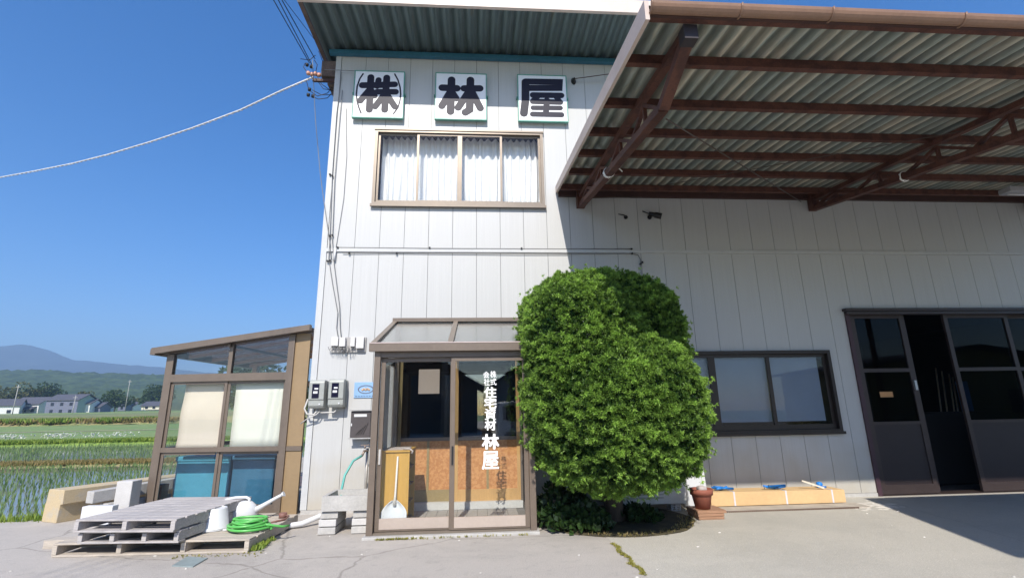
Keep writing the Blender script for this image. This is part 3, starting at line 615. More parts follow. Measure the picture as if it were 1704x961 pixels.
def truss(x):
    hw = .05; q = MB()
    tp = [(7.9, zr(7.9) - .15), (3.42, zr(3.42) - .10)]; bt = [(7.93, 4.93), (5.99, 4.60), (4.12, 4.30), (3.42, 4.57)]
    q.bar((x, *tp[0]), (x, *tp[1]), .085, .07)
    for a, b in zip(bt[:-1], bt[1:]): q.bar((x, *a), (x, *b), .10, .08)
    q.box(x - .07, x + .07, 7.86, 7.985, 4.90, zr(7.9) - .02); t = q.build('truss', STEEL, CP)
    web = MB(); ys = [7.86, 7.35, 6.95, 6.45, 6.0, 5.5, 5.05, 4.6, 4.2]
    def zt(y): return zr(y) - .19
    def zb(y): return float(np.interp(y, [p[0] for p in bt][::-1], [p[1] for p in bt][::-1])) + .04
    for i, (a, b) in enumerate(zip(ys[:-1], ys[1:])):
        web.bar((x, a, zb(a) if i % 2 == 0 else zt(a)), (x, b, zt(b) if i % 2 == 0 else zb(b)), .045, .04)
        if i % 2 == 0: web.bar((x, b, zt(b)), (x, b, zb(b)), .04, .035, (0, 1, 0))
    web.build('web', STEEL, t)
    return t
for x in (1.82, 6.15, 10.5): truss(x)
q = MB(); q.box(1.76, 1.88, 3.405, 3.52, 4.49, 4.63); q.build('end_plate', mat('dark steel end plate', (.03, .025, .03), .5), CP)
for x in (6.9, 11.6): q = MB(); q.box(x + 3, x + 3.12, 3.40, 3.52, 0, zr(3.4) - .2) if x < 7 else q.box(x, x + .12, 7.8, 7.92, 0, 5.0); q.build('post', STEEL, CP)
# gutter in segments
gseg = [1.42, 3.0, 4.2, 7.0, 9.8, 12.6]
for a, b in zip(gseg[:-1], gseg[1:]):
    q = MB(); n = 9
    prof = [(CYF - .0 - .055 + .06 * math.cos(PI + PI * i / n), 4.70 + .075 * math.sin(PI + PI * i / n)) for i in range(n + 1)]
    full = prof + [(y_ * .94 + (CYF - .055) * .06, z_ * 1 + .004) for y_, z_ in prof[::-1]]
    q.prism(full, 'x', a, b - .004); q.build('gutter', GUTTER, CP)
q = MB()
for x in gseg[1:-1] + [1.43, 2.2, 5.6]:
    q.tube([(x, CYF - .055 + .066 * math.cos(PI + PI * i / 8), 4.70 + .081 * math.sin(PI + PI * i / 8)) for i in range(9)], .008, 6)
q.build('gutter_bracket', GUTTER, CP)
q = MB(); ZW = mat('thin steel rod', (.10, .08, .07), .5, .5)
q.tube([WX(1105, 195, 1.9) + Vector((.02, 0, -.02)), (5.9, 7.9, 5.05)], .008, 6); q.tube([(1.86, 7.6, 4.93), (2.95, 7.95, 5.13)], .009, 6); q.tube([(3.0, 7.3, 5.02), (6.0, 5.0, 4.7)], .006, 6); q.build('tie_rod', ZW, CP)
q = MB(); c = Vector((1.82, 6.1, 4.63))
for k in range(4): q.tube([c + Vector((.075 * math.cos(t) * 1.0, U(-.03, .03), .075 * math.sin(t))) for t in [2 * PI * i / 12 for i in range(13)]], .0055, 6)
q.tube([c + Vector((.07, 0, 0)), c + Vector((.14, -.03, .05)), c + Vector((.2, .02, .03))], .009, 6)
tag(q.build('rope_tie', CURTAIN), 'white cord knotted round the lower chord of the left truss', 'cord')
for u, lb in ((1288, 0),):
    q = MB(); c = Vector((6.15, 6.05, 4.62))
    for k in range(3): q.tube([c + Vector((.075 * math.cos(t), U(-.02, .02), .075 * math.sin(t))) for t in [2 * PI * i / 12 for i in range(13)]], .005, 6)
    tag(q.build('rope_tie', CURTAIN), 'white cord knotted round the lower chord of the right truss', 'cord')
LMP = thing('fluorescent_fixture', 'grey box light fixture hung under the carport at the right edge', 'light', (9.2, 7.2, 4.9))
q = MB(); q.box(8.85, 9.9, 6.9, 7.1, 4.84, 4.93); q.build('housing', mat('grey lamp housing', (.35, .35, .37), .5), LMP, .01)
q = MB(); q.tube([(8.9, 7.0, 4.82), (9.85, 7.0, 4.82)], .016, 8); q.build('tube', PLW, LMP); q = MB(); q.tube([(9.3, 7.0, 4.93), (9.3, 7.0, zr(7) - .0)], .008, 6); q.build('hanger', STEEL, LMP)
# wall mounted lamps
def bracket(label, u, v, big):
    p = WY(u, v, 7.9); r = thing('wall_spotlight' if big else 'wall_bracket', label, 'light' if big else 'bracket', (p.x, 8, p.z))
    q = MB(); q.tube([(p.x, 8.0, p.z), (p.x, 7.985, p.z)], .035 if not big else .04, 12); q.build('mount', BLK, r)
    q = MB(); q.tube([(p.x, 7.985, p.z), (p.x - .05, 7.9, p.z + (.0 if not big else .03)), (p.x - .17, 7.86, p.z + (.002 if not big else .06))], .01, 6); q.build('arm', BLK, r)
    if big:
        q = MB(); q.tube([(p.x - .06, 7.86, p.z + .02), (p.x + .03, 7.83, p.z - .02), (p.x + .035, 7.83, p.z - .022), (p.x + .14, 7.80, p.z - .06)], [.03, .042, .05, .055], 14); q.build('lamp_head', BLK, r)
bracket('small black bracket with a round plate on the shaded wall', 1044, 358, False); bracket('black spotlight on a short arm on the shaded wall', 1084, 358, True)
p = WY(956, 130, 7.9); r = thing('stay_rod', 'thin stay rod from a bolt plate beside the third sign to the carport', 'rod', (p.x, 8, p.z))
q = MB(); q.lathe([(0, 0), (.05, .01), (.02, .06), (.012, .1), (0, .1)], (0, 0, 0), 10); q.v = [(p.x + a, 8 - c, p.z + b * 1.6) for a, b, c in q.v]; q.build('bolt_plate', BLK, r)
q = MB(); q.tube([(p.x, 7.92, p.z), (p.x + 1.5, 7.7, p.z + .12)], .008, 6); q.build('rod', STEEL_D, r)

# ================================================================== entrance porch
PY = 6.42; PX0, PX1 = -1.325, .712
PO = thing('entrance_porch', 'bronze framed glass entrance porch with white lettering on its right door', 'porch', (-.3, 7.2, 0))
q = MB(); q.box(PX0 - .03, PX1 + .03, PY - .1, 8.02, -.05, .03); q.build('plinth', CONC, PO, .01)
fr = MB(); fr.box(PX0, PX0 + .075, PY - .03, PY + .05, .03, 2.2); fr.box(PX1 - .075, PX1, PY - .03, PY + .05, .03, 2.2)
fr.box(PX0, PX0 + .05, 7.9, 7.99, .03, 2.75); fr.box(PX1 - .05, PX1, 7.9, 7.99, .03, 2.75); fr.box(PX0 + .01, PX0 + .05, PY + .05, 7.9, .03, .12); fr.box(PX1 - .05, PX1 - .01, PY + .05, 7.9, .03, .12)
fr.box(PX0 + .01, PX0 + .045, PY + .05, 7.9, 2.12, 2.2); fr.box(PX1 - .045, PX1 - .01, PY + .05, 7.9, 2.12, 2.2); fr.box(PX0 + .01, PX0 + .045, 7.15, 7.22, .12, 2.12); fr.box(PX1 - .045, PX1 - .01, 7.15, 7.22, .12, 2.12)
fr.box(PX0 + .075, PX1 - .075, PY - .02, PY + .06, 2.13, 2.2); fr.build('frame', BRONZE, PO)
q = MB(); q.box(PX0 + .08, PX1 - .08, PY - .025, PY + .06, .031, .055); q.build('sill', BRONZE_L, PO)
def hz_(y): return 2.27 + (y - PY) * (2.87 - 2.27) / (8 - PY)
q = MB(); q.box(PX0 - .06, PX1 + .07, PY - .10, PY - .02, 2.20, 2.30); q.build('eave_fascia', BRONZE, PO)
q = MB(); q.box(PX0 - .06, PX1 + .07, PY - .105, PY - .03, 2.301, 2.312); q.build('eave_lip', mat('worn rose aluminium lip', (.55, .45, .42), .4, .2), PO)
rf = MB()
for x in (PX0 - .02, -.36, PX1 + .03): rf.bar((x, PY - .04, hz_(PY) + .02), (x, 7.98, hz_(7.98) + .0), .07, .06)
rf.bar((PX0 - .06, 7.96, hz_(8) + .03), (PX1 + .07, 7.96, hz_(8) + .03), .06, .06); prf = rf.build('roof', BRONZE, PO)
for a, b in ((PX0 + .02, -.40), (-.32, PX1 - .01)):
    q = MB(); q.hexa([(a, PY - .03, hz_(PY) + .005), (b, PY - .03, hz_(PY) + .005), (b, 7.93, hz_(7.93) - .005), (a, 7.93, hz_(7.93) - .005), (a, PY - .03, hz_(PY) + .01), (b, PY - .03, hz_(PY) + .01), (b, 7.93, hz_(7.93)), (a, 7.93, hz_(7.93))]); q.build('roof_pane', GLASS_R, prf)
for x in (PX0 + .022, PX1 - .03):   # side panes
    q = MB(); q.box(x, x + .005, PY + .05, 7.15, .12, 2.12); q.build('side_pane', GLASS, PO); q = MB(); q.box(x, x + .005, 7.22, 7.9, .12, 2.12); q.build('side_pane', GLASS, PO)
    q = MB(); q.prism([(PY + .05, 2.2), (7.9, 2.2), (7.9, hz_(7.9) - .04), (PY + .05, hz_(PY + .05) - .04)], 'x', x, x + .005); q.build('gable_pane', GLASS, PO)
def pdoor(a, b, y, lb):
    d = MB(); frame_rect(d, a, b, .06, 2.125, y, y + .035, .055, .02, .05); o = d.build('sliding_door', BRONZE, PO); o['label'] = lb
    q = MB(); q.box(a + .056, b - .056, y - .003, y + .03, .081, .20); q.build('bottom_rail', mat('rose beige aluminium', (.50, .42, .36), .4, .3, var=.05), o)
    g = MB(); g.box(a + .055, b - .055, y + .013, y + .018, .2, 2.075); g.build('pane', GLASS, o)
    return o
d1 = pdoor(PX0 + .08, -.30, PY + .04, 'left glass sliding door'); d2 = pdoor(-.345, PX1 - .08, PY - .002, 'right glass sliding door with white lettering')
q = MB(); q.box(PX0 + .098, PX0 + .122, PY + .024, PY + .042, .82, 1.0); q.build('handle', mat('pale handle', (.6, .58, .55), .4, .4), d1)
q = MB(); q.box(-.328, -.306, PY - .014, PY + .0, .80, 1.02); q.build('handle', BLK, d2)
tx = MB(); TY = PY + .009
for ch, u, v, wp, hp, bo in (('株', 820.8, 622.2, 10, 11, .012), ('式', 821, 634.8, 10, 11, .012), ('会', 809.2, 623, 10, 10.5, .012), ('社', 810, 635.2, 9.5, 11, .012), ('住', 816, 652.3, 19.5, 17.5, .028), ('宅', 816, 670.3, 19.5, 17, .028), ('資', 816, 688.4, 18.5, 17.5, .012), ('材', 816, 706, 18, 17, .028), ('林', 816.3, 734, 27, 23, .035), ('屋', 816, 765, 26.5, 27, .022)):
    p = WY(u, v, TY); put_text(tx, ch, p.x, TY, p.z, wp * PY / FPX * 1.0, hp * PY / FPX * 1.0, bo)
tx.build('lettering', mat('white vinyl lettering', (.9, .9, .9), .5, var=.01), d2)
# inside the porch
TIL = mat('grey floor tile', (.33, .31, .29), .6, var=.1, scale=6)
q = MB(); tw = .15
for i in range(14):
    for j in range(10):
        x = PX0 + .06 + i * tw * .93; y = PY + .1 + j * tw
        if x + .13 < PX1 - .05 and y < 7.44: q.box(x + .003, x + .136, y + .003, y + .147, .03, .075)
q.build('floor_tile', TIL, PO); q = MB(); q.box(PX0 + .05, PX1 - .05, PY + .06, 7.98, .029, .068); q.build('tile_grout', mat('grout', (.18, .17, .16), .9), PO)
q = MB(); q.box(PX0 + .06, PX1 - .06, 7.58, 7.985, .0755, .17); q.build('threshold', CONC_W, PO)
INY = 7.66
_k = 7.66 / 7.96
def _z(z): return EYE + (z - EYE) * _k
def inner(a, b, y, lb, hon):
    m_ = HONEY if hon else OLIVE; a *= _k; b *= _k
    d = MB(); frame_rect(d, a, b, .171, _z(2.36), y, y + .04, .05, .16, .06); o = d.build('entrance_door', m_, OB); o['label'] = lb
    q = MB(); q.box(a + .05, b - .05, y + .004, y + .036, 1.015, 1.065); q.build('mid_rail', BRONZE, o)
    q = MB(); q.box(a + .05, b - .05, y + .015, y + .03, .331, 1.015); q.build('panel', PART, o)
    n = 3 if b - a < .95 else 2
    for k in range(1, 2):
        x = a + (b - a) * (.52 if not hon else .50); q = MB(); q.box(x - .018, x + .018, y + .002, y + .014, .332, 1.014); q.build('strip', OLIVE, o)
    g = MB(); g.box(a + .05, b - .05, y + .018, y + .023, 1.065, _z(2.36) - .06); g.build('pane', glass('dark entrance glass', (.10, .11, .12), .16), o); return o
e1 = inner(-1.25, -.33, INY + .045, 'left inner entrance door with dark glass and particle board panel', False); inner(-.36, .655, INY, 'right inner entrance door with honey wood frame', True)
q = MB(); q.box(-1.27, -1.2035, 7.62, 8.06, .12, 2.5); q.box(.631, .66, 7.62, 8.06, .12, 2.5); q.box(-1.203, .63, 7.62, 8.06, _z(2.36) + .001, 2.5); q.build('entrance_frame', BRONZE, OB)
q = MB(); q.box(-.948 * _k, -.615 * _k, INY + .054, INY + .060, _z(1.72), _z(2.105)); q.build('notice', mat('beige paper', (.52, .42, .36), .7, var=.03), e1)
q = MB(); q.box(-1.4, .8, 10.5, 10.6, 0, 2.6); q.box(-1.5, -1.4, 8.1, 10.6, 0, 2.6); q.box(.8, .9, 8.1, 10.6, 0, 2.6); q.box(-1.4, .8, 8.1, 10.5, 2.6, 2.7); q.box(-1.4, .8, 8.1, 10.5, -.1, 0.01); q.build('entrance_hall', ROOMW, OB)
# porch roller screen at left, cabinet, snow shovel
def f(s, t): return (-1.245 + .02 * math.sin(s * 30), 6.55 + .5 * s, .95 + 1.13 * t)
q = MB(); q.grid(f, 40, 3); o = q.build('side_curtain', mat('pale grey curtain', (.45, .44, .42), .8)); tag(o, 'pale grey curtain hanging along the left side inside the porch', 'curtain')
cab = thing('shoe_cabinet', 'yellow wood cabinet with dark shelf side inside the porch', 'cabinet', (-1.05, 6.85, .075))
q = MB(); q.box(-1.225, -.87, 6.62, 6.64, .08, .95); q.box(-1.225, -.87, 7.22, 7.24, .08, .95); q.box(-1.235, -.862, 6.60, 7.26, .951, .972); q.build('carcass', YCAB, cab)
q = MB(); q.box(-1.225, -.89, 6.641, 7.219, .08, .10); q.box(-1.225, -1.2, 6.641, 7.219, .1, .95); q.build('back', mat('dark cabinet inside', (.05, .035, .025), .7), cab)
for z in (.3, .51, .73): q = MB(); q.box(-1.2, -.885, 6.641, 7.219, z, z + .015); q.build('shelf', mat('dark shelf', (.09, .06, .04), .6), cab)
for k, (z, y, lb) in enumerate(((.745, 6.7, 'dark shoes on the top shelf of the yellow cabinet'), (.525, 6.72, 'dark shoes on the middle shelf of the yellow cabinet'), (.315, 6.7, 'dark shoes on the low shelf of the yellow cabinet'))):
    q = MB()
    for dy in (0, .14):
        q.lathe([(0, 0), (.05, 0), (.055, .03), (.045, .07), (.02, .09), (0, .09)], (-1.0, y + dy, z), 14, 2.4, 1)
    tag(q.build('pair_of_shoes', BLK), lb, 'shoes', 'shoes in the porch cabinet')
q = MB()
for i in range(3): q.box(-1.2 + .03 * i, -.93 + .02 * i, 6.66 + .02 * i, 7.0, .973 + i * .006, .978 + i * .006)
q.tube([(-.95, 6.62, .985), (-.87, 6.6, .99), (-.83, 6.6, .96), (-.84, 6.6, .93)], .012, 8)
tag(q.build('folded_cloth', mat('faded cloth', (.42, .36, .33), .9)), 'folded faded cloth on top of the yellow cabinet', 'cloth')
sh = thing('snow_shovel', 'white snow shovel leaning blade down against the yellow cabinet', 'shovel', (-1.03, 6.56, .075))
def f(s, t):
    w_ = .15 * min(1, (1.02 - t) * 2.2 if t > .55 else 1); w_ = .155 * (1 if t < .5 else math.cos((t - .5) * PI * .86))
    x = (s - .5) * 2 * w_; return (-1.03 + x, 6.545 + .035 * t + .04 * (2 * s - 1) ** 2 * -1 + .02, .082 + .30 * t)
q = MB(); q.grid(f, 14, 12); o = q.build('blade', mat('white shovel plastic', (.66, .68, .70), .4), sh); s_ = o.modifiers.new('s', 'SOLIDIFY'); s_.thickness = .006
q = MB(); q.tube([(-1.03, 6.575, .33), (-1.025, 6.585, .45), (-1.015, 6.605, .9)], [.022, .014, .011], 10); q.build('shaft', mat('pale shaft', (.7, .66, .6), .5), sh)

# ================================================================== wall fittings left of the porch
for i, (x0, x1, z0, z1, lb) in enumerate(((-2.575, -2.345, 1.50, 1.945, 'left grey electricity meter beside the sunroom'), (-2.285, -2.055, 1.51, 1.955, 'right grey electricity meter nearer the porch'))):
    r = thing('electricity_meter', lb, 'meter', (x0, 8, z0), 0, 'electricity meters on the wall')
    q = MB(); q.box(x0 + .02, x1 + .01, 7.93, 7.999, z0 + .02, z1 - .01); q.build('back_box', GREYM, r, .01)
    q = MB(); xc = (x0 + x1) / 2
    q.prism([(7.93, z0 + .03), (7.83, z0 + .02), (7.80, z0 + .06), (7.80, z0 + .14), (7.785, z0 + .15), (7.785, z1 - .04), (7.81, z1), (7.93, z1)], 'x', x0, x1); q.build('cover', GREYM, r, .014)
    q = MB(); q.box(xc - .065, xc + .04, 7.78, 7.7845, z0 + .17, z1 - .06); q.build('window', mat('meter glass', (.01, .01, .03), .12), r)
    q = MB(); q.box(xc - .045, xc + .02, 7.777, 7.7795, z0 + .24, z0 + .275); q.box(xc - .03, xc + .025, 7.777, 7.7795, z0 + .30, z0 + .325); q.build('dial', PLW, r)
    q = MB(); q.tube([(x1 - .06, 7.797, z0 + .08), (x1 - .06, 7.79, z0 + .08)], .012, 10); q.build('seal', PLW, r)
q = MB(); q.tube([(-2.44, 7.9, 1.52), (-2.5, 7.88, 1.43), (-2.60, 7.86, 1.44), (-2.645, 7.87, 1.52), (-2.62, 7.92, 1.66)], .014, 8); q.tube([(-2.40, 7.9, 1.50), (-2.46, 7.87, 1.43), (-2.58, 7.88, 1.38), (-2.70, 7.92, 1.30)], .009, 8)
q.tube([(-2.15, 7.9, 1.52), (-2.2, 7.88, 1.46), (-2.4, 7.88, 1.455)], .012, 8); tag(q.build('meter_conduit', mat('aged conduit', (.48, .47, .45), .5)), 'white flexible conduits looping under the electricity meters', 'conduit')
r = thing('mailbox', 'dark mailbox with slanted slots beside the porch', 'mailbox', (-1.79, 8, 1.08))
q = MB(); q.box(-1.94, -1.64, 7.86, 7.999, 1.08, 1.47); q.build('body', mat('dark mailbox enamel', (.075, .065, .066), .45), r, .008)
q = MB(); q.box(-1.955, -1.625, 7.83, 7.999, 1.472, 1.49); q.box(-1.955, -1.625, 7.845, 7.87, 1.06, 1.079); q.build('trim', mat('mailbox trim', (.45, .44, .43), .4, .5), r)
q = MB()
for k in range(4): q.bar((-1.85 + k * .035, 7.857, 1.12), (-1.78 + k * .035 - .0, 7.857, 1.12 + .08 + .03 * k), .006, .006, (0, -1, 0))
q.build('slots', mat('slot black', (.008, .008, .008), .8), r)
q = MB(); q.box(-1.89, -1.70, 7.8545, 7.859, 1.385, 1.425); q.build('name_label', PLW, r)
q = MB(); q.box(-1.93, -1.915, 7.853, 7.86, 1.25, 1.29); q.build('latch', PLW, r)
r = thing('wall_plate_sign', 'pale blue plate with an oval emblem above the mailbox', 'sign', (-1.8, 8, 1.67))
q = MB(); q.box(-1.945, -1.60, 7.985, 7.999, 1.672, 1.912); q.build('plate', mat('pale blue enamel', (.25, .42, .66), .4, var=.08), r)
q = MB(); n = 28
q.add([(-1.765 + .125 * math.cos(2 * PI * k / n), 7.984, 1.80 + .068 * math.sin(2 * PI * k / n)) for k in range(n)] + [(-1.765 + .105 * math.cos(2 * PI * k / n), 7.984, 1.80 + .052 * math.sin(2 * PI * k / n)) for k in range(n)], [(k, (k + 1) % n, n + (k + 1) % n, n + k) for k in range(n)]); q.build('oval', mat('dark blue ring', (.12, .14, .2), .5), r)
q = MB()
for k in range(5): q.lathe([(0, 0), (.02, 0), (.018, .003), (0, .003)], (0, 0, 0), 10); q.v[-40:] = [(-1.815 + k * .025 + a, 7.982 - c, 1.795 + .012 * (k % 2) + b) for a, b, c in q.v[-40:]]
q.build('emblem', mat('tan emblem', (.5, .36, .25), .5, var=.3, scale=40), r)
q = MB()
for k in range(7): q.box(-1.92 + k * .042, -1.895 + k * .042, 7.982, 7.9845, 1.69, 1.702)
q.build('small_print', mat('dark print', (.08, .12, .2), .5), r)
# telecom boxes
r = thing('telephone_terminal_board', 'row of small grey telephone boxes with tangled leads on the wall', 'terminal', (-2.07, 8, 2.38))
q = MB(); q.box(-2.345, -1.80, 7.97, 7.999, 2.385, 2.625); q.build('backboard', mat('grey backboard', (.38, .37, .36), .7), r)
for (x0, x1, z0, z1) in ((-2.33, -2.22, 2.48, 2.62), (-2.205, -2.11, 2.47, 2.615), (-2.03, -1.96, 2.47, 2.62), (-1.94, -1.82, 2.44, 2.62)):
    q = MB(); q.box(x0, x1, 7.90, 7.97, z0, z1); q.build('terminal_box', mat('pale grey box', (.62, .61, .60), .5), r, .006)
q = MB()
for k in range(16):
    a = U(-2.33, -2.0); b = a + U(-.1, .1); q.tube([(a, 7.93, 2.48), ((a + b) / 2, 7.9, U(2.36, 2.42)), (b, 7.93, U(2.44, 2.49))], .005, 5)
q.build('lead', WIRE_G, r)
# cables and conduits on the wall
def wallcable(name, pts, rad, m, label, y=7.975, cat='cable', smooth=True):
    P = [WY(u, v, y) for u, v in pts]; q = MB(); q.tube(P, rad, 6); return tag(q.build(name, m), label, cat)
wallcable('wall_cable', [(567, 118), (568, 130), (560, 190), (553, 290), (549, 395), (547, 430), (553, 470), (562, 520), (560, 545), (563, 562)], .006, WIRE_G, 'thin grey cable running down the left wall to the telephone boxes')
wallcable('wall_cable', [(570, 150), (566, 190), (557, 300), (553, 400), (556, 440), (565, 510), (566, 545), (568, 562)], .006, WIRE_G, 'second thin grey cable beside the first on the left wall', 7.97)
wallcable('wall_cable', [(576, 180), (577, 260), (572, 330), (561, 400), (559, 412)], .004, WIRE_G, 'thin grey wire from the left sign edge to the wall joint', 7.985)
wallcable('wall_conduit', [(558, 413), (556, 433)], .022, PLW, 'short white conduit at the left end of the wall joint', 7.965, 'conduit')
wallcable('joint_cable', [(562, 411.5), (640, 412.2), (720, 413), (868, 413.6), (1050, 414.2)], .007, WIRE_G, 'dark cable clipped along the wall joint', 7.972)
wallcable('joint_cable', [(570, 420), (660, 419.5), (860, 421.6), (1052, 421.4), (1062, 424), (1066, 432), (1067, 455), (1067, 500)], .007, WIRE_G, 'lower cable along the joint turning down behind the yew', 7.972)
wallcable('sign_wire', [(540, 116), (590, 118)], .006, WIRE_G, 'short wire from the eave to the left sign', 7.94)
for i, (u, v) in enumerate(((562, 411.5), (715, 412), (868, 413), (1051, 414), (581, 420.5), (660, 420.6), (1052, 421.5), (1069, 436), (1066, 439), (549, 392), (553, 391), (545, 434), (549, 433), (549, 290), (553, 292))):
    p = WY(u, v, 7.965); q = MB(); q.box(p.x - .014, p.x + .014, 7.95, 7.985, p.z - .014, p.z + .014)
    tag(q.build('cable_clip', BLK, bevel=.004), 'small black clip holding a cable to the white wall', 'clip', 'cable clips on the wall')
# service wires
S = Vector((-3.06, 8.1, WY(520, 128, 8.1).z))
ins = thing('service_insulators', 'cluster of insulators and wire loops at the left eave corner', 'insulator', (-2.97, 8.1, 7.4))
q = MB(); q.box(-3.06, -2.62, 8.06, 8.11, 7.42, 7.47); q.build('arm', STEEL_D, ins)
CLAY = mat('rosy porcelain', (.55, .30, .22), .35)
for k, (u, v) in enumerate(((513, 122), (519, 124), (525, 123), (531, 125))):
    p = WY(u, v, 8.1); q = MB(); q.lathe([(0, -.035), (.03, -.03), (.038, 0), (.03, .03), (0, .035)], p, 12); q.build('insulator', CLAY, ins)
for u, v in ((511, 108), (518, 111), (515, 149), (513, 158), (521, 160)):
    p = WY(u, v, 8.1); q = MB(); q.lathe([(0, -.03), (.028, -.025), (.032, .02), (0, .03)], p, 10); q.build('connector', BLK, ins)
q = MB()
for pts in ([(508, 105), (505, 112), (512, 122), (520, 128)], [(523, 100), (528, 108), (525, 122), (535, 140), (552, 152)], [(510, 135), (514, 150), (528, 160), (545, 155), (553, 145)], [(517, 160), (530, 165), (545, 163), (552, 155)], [(525, 130), (538, 148), (553, 150)], [(530, 85), (540, 110), (548, 122), (560, 130), (562, 145), (553, 152)], [(520, 150), (535, 158), (553, 158)], [(500, 98), (515, 100), (525, 92)]):
    q.tube([WY(u, v, 8.1) for u, v in pts], .007, 5)
q.build('wire_loop', BLK, ins)
pole = MB()
EPL = Vector((-24, 19, 8.6))
def onwire(u, v):
    d = ray(u, v); n = Vector((EPL.y - S.y, -(EPL.x - S.x), 0)); k = n.dot(Vector((S.x, S.y, 0))) / n.dot(Vector((d.x, d.y, 0))); return Vector((d.x * k, d.y * k, d.z * k + EYE))
wp = [S] + [onwire(u, v) for u, v in ((470, 150), (400, 183), (320, 213), (250, 236), (180, 257), (120, 272), (60, 284), (0, 295))]; last = wp[-1]
wp += [last.lerp(EPL, t) + Vector((0, 0, -.25 * math.sin(PI * t))) for t in (.25, .5, .75, 1)]
q = MB(); q.tube(wp, .016, 6)
for i in range(len(wp) - 4):   # spiral wrap of the drop cable
    a, b = wp[i], wp[i + 1]; n = 26; q.tube([a.lerp(b, k / n) + Vector((0, .022 * math.sin(k * 2.1), .022 * math.cos(k * 2.1) - .01)) for k in range(n + 1)], .006, 4)
tag(q.build('service_drop_cable', WIRE_W), 'pale twisted service cable sloping down to the left across the sky', 'cable')
SPX, SPY = -1.7, -12.5
for i, (ua, va, u, v, lb) in enumerate(((515, 105, 455, 0, 'leftmost black wire rising from the eave corner'), (519, 108, 463, 0, 'middle black wire rising from the eave corner'), (524, 98, 469, 0, 'black wire beside the middle one from the eave corner'), (530, 75, 473, 0, 'rightmost thin wire passing the roof edge'))):
    a = WY(ua, va, 8.05 if i < 3 else 7.9); d = ray(u, v); b = Vector((0, EYE, 0)); k = 7.55 + .05 * i; b = Vector((d.x * k, d.y * k, d.z * k + EYE)); e = Vector((-7.4 + .3 * i, SPY, 11.5))
    P = [a, b] + [b.lerp(e, t) - Vector((0, 0, .5 * math.sin(PI * t))) for t in (.15, .3, .5, .75, 1)]
    q = MB(); q.tube(P, .0075 if i < 3 else .005, 5); tag(q.build('overhead_wire', BLK), lb, 'wire', 'overhead wires to the eave corner')
q = MB(); q.tube([WY(520, 100, 8.1), WY(525, 200, 8.05), WY(533, 290, 8.0), WY(541, 350, 7.97), WY(549, 405, 7.965), WY(551, 432, 7.965)], .006, 5); tag(q.build('drop_wire', WIRE_G), 'thin wire hanging from the insulators down to the wall corner', 'wire')

# ================================================================== sunroom annex
ARZ = math.atan2(-.3, 2.36); AN = thing('sunroom', 'bronze framed glass sunroom with blinds built against the left end of the office', 'sunroom', (-5.03, 8.3, 0), ARZ)
AW = 2.38; AD = 2.5
def zra(x): return 2.43 + x * (.30 / AW)
fr = MB()
fr.box(0, .12, 0, .08, -.1, zra(0) - .02); fr.box(2.02, 2.12, -.02, .08, -.1, zra(2.05)); fr.box(1.035, 1.10, .0, .06, 2.09, zra(1.05)); fr.box(.105, .13, -.012, .02, -.1, 1.97)
fr.box(.121, 2.019, -.015, .07, 1.97, 2.09); fr.box(.121, 2.019, -.01, .06, .90, .97); fr.box(.121, 2.019, 0, .06, .02, .10)
fr.box(0, .1, AD - .1, AD, -.1, zra(0)); fr.box(1.0, 1.1, AD - .1, AD, -.1, zra(1)); fr.box(2.0, 2.1, AD - .1, AD, -.1, zra(2)); fr.box(.1, 2.0, AD - .08, AD - .02, 2.0, 2.1); fr.box(.02, .08, .08, AD - .1, 2.0, 2.09); fr.box(.02, .08, .08, AD - .1, .9, .97); fr.box(.02, .08, 1.2, 1.28, -.1, 2.0)
fr.build('frame', BRONZE, AN, world_in=False)
rf = MB(); rf.hexa([(-.17, -.14, zra(-.17) - .0), (AW + .02, -.14, zra(AW) + .0), (AW + .02, -.06, zra(AW)), (-.17, -.06, zra(-.17)), (-.17, -.14, zra(-.17) + .10), (AW + .02, -.14, zra(AW) + .09), (AW + .02, -.06, zra(AW) + .09), (-.17, -.06, zra(-.17) + .10)])
rf.box(-.185, -.10, -.139, AD + .1, zra(-.17) - .01, zra(-.17) + .085)
for y in (.0, .62, 1.24, 1.86, AD - .06): rf.bar((-.15, y + .03, zra(-.15) + .02), (AW, y + .03, zra(AW) + .02), .05, .06)
for x in (1.05,): rf.bar((x, -.05, zra(x) - .03), (x, AD, zra(x) - .03), .04, .04, (0, 0, 1))
arf = rf.build('roof', BRONZE, AN, world_in=False)
q = MB(); q.hexa([(-.16, -.05, zra(-.16) + .055), (AW, -.05, zra(AW) + .055), (AW, AD, zra(AW) + .055), (-.16, AD, zra(-.16) + .055), (-.16, -.05, zra(-.16) + .06), (AW, -.05, zra(AW) + .06), (AW, AD, zra(AW) + .06), (-.16, AD, zra(-.16) + .06)]); q.build('roof_sheet', glass('brown roof sheet', (.62, .50, .44), .04), arf, world_in=False)
for a, b in ((.13, 1.0), (1.06, 2.019)):
    s = MB(); y = .018 if a < .5 else .035; frame_rect(s, a, b + (.06 if a < .5 else 0), .10, 1.965, y, y + .015, .045, .04, .035); s.box(a + .045, b - .0, y, y + .015, .86, .90)
    o = s.build('sash', BRONZE, AN, world_in=False)
    g = MB(); g.box(a + .046, b - .01, y + .005, y + .009, .901, 1.93); g.box(a + .046, b - .01, y + .005, y + .009, .14, .859); g.build('pane', GLASS, o, world_in=False)
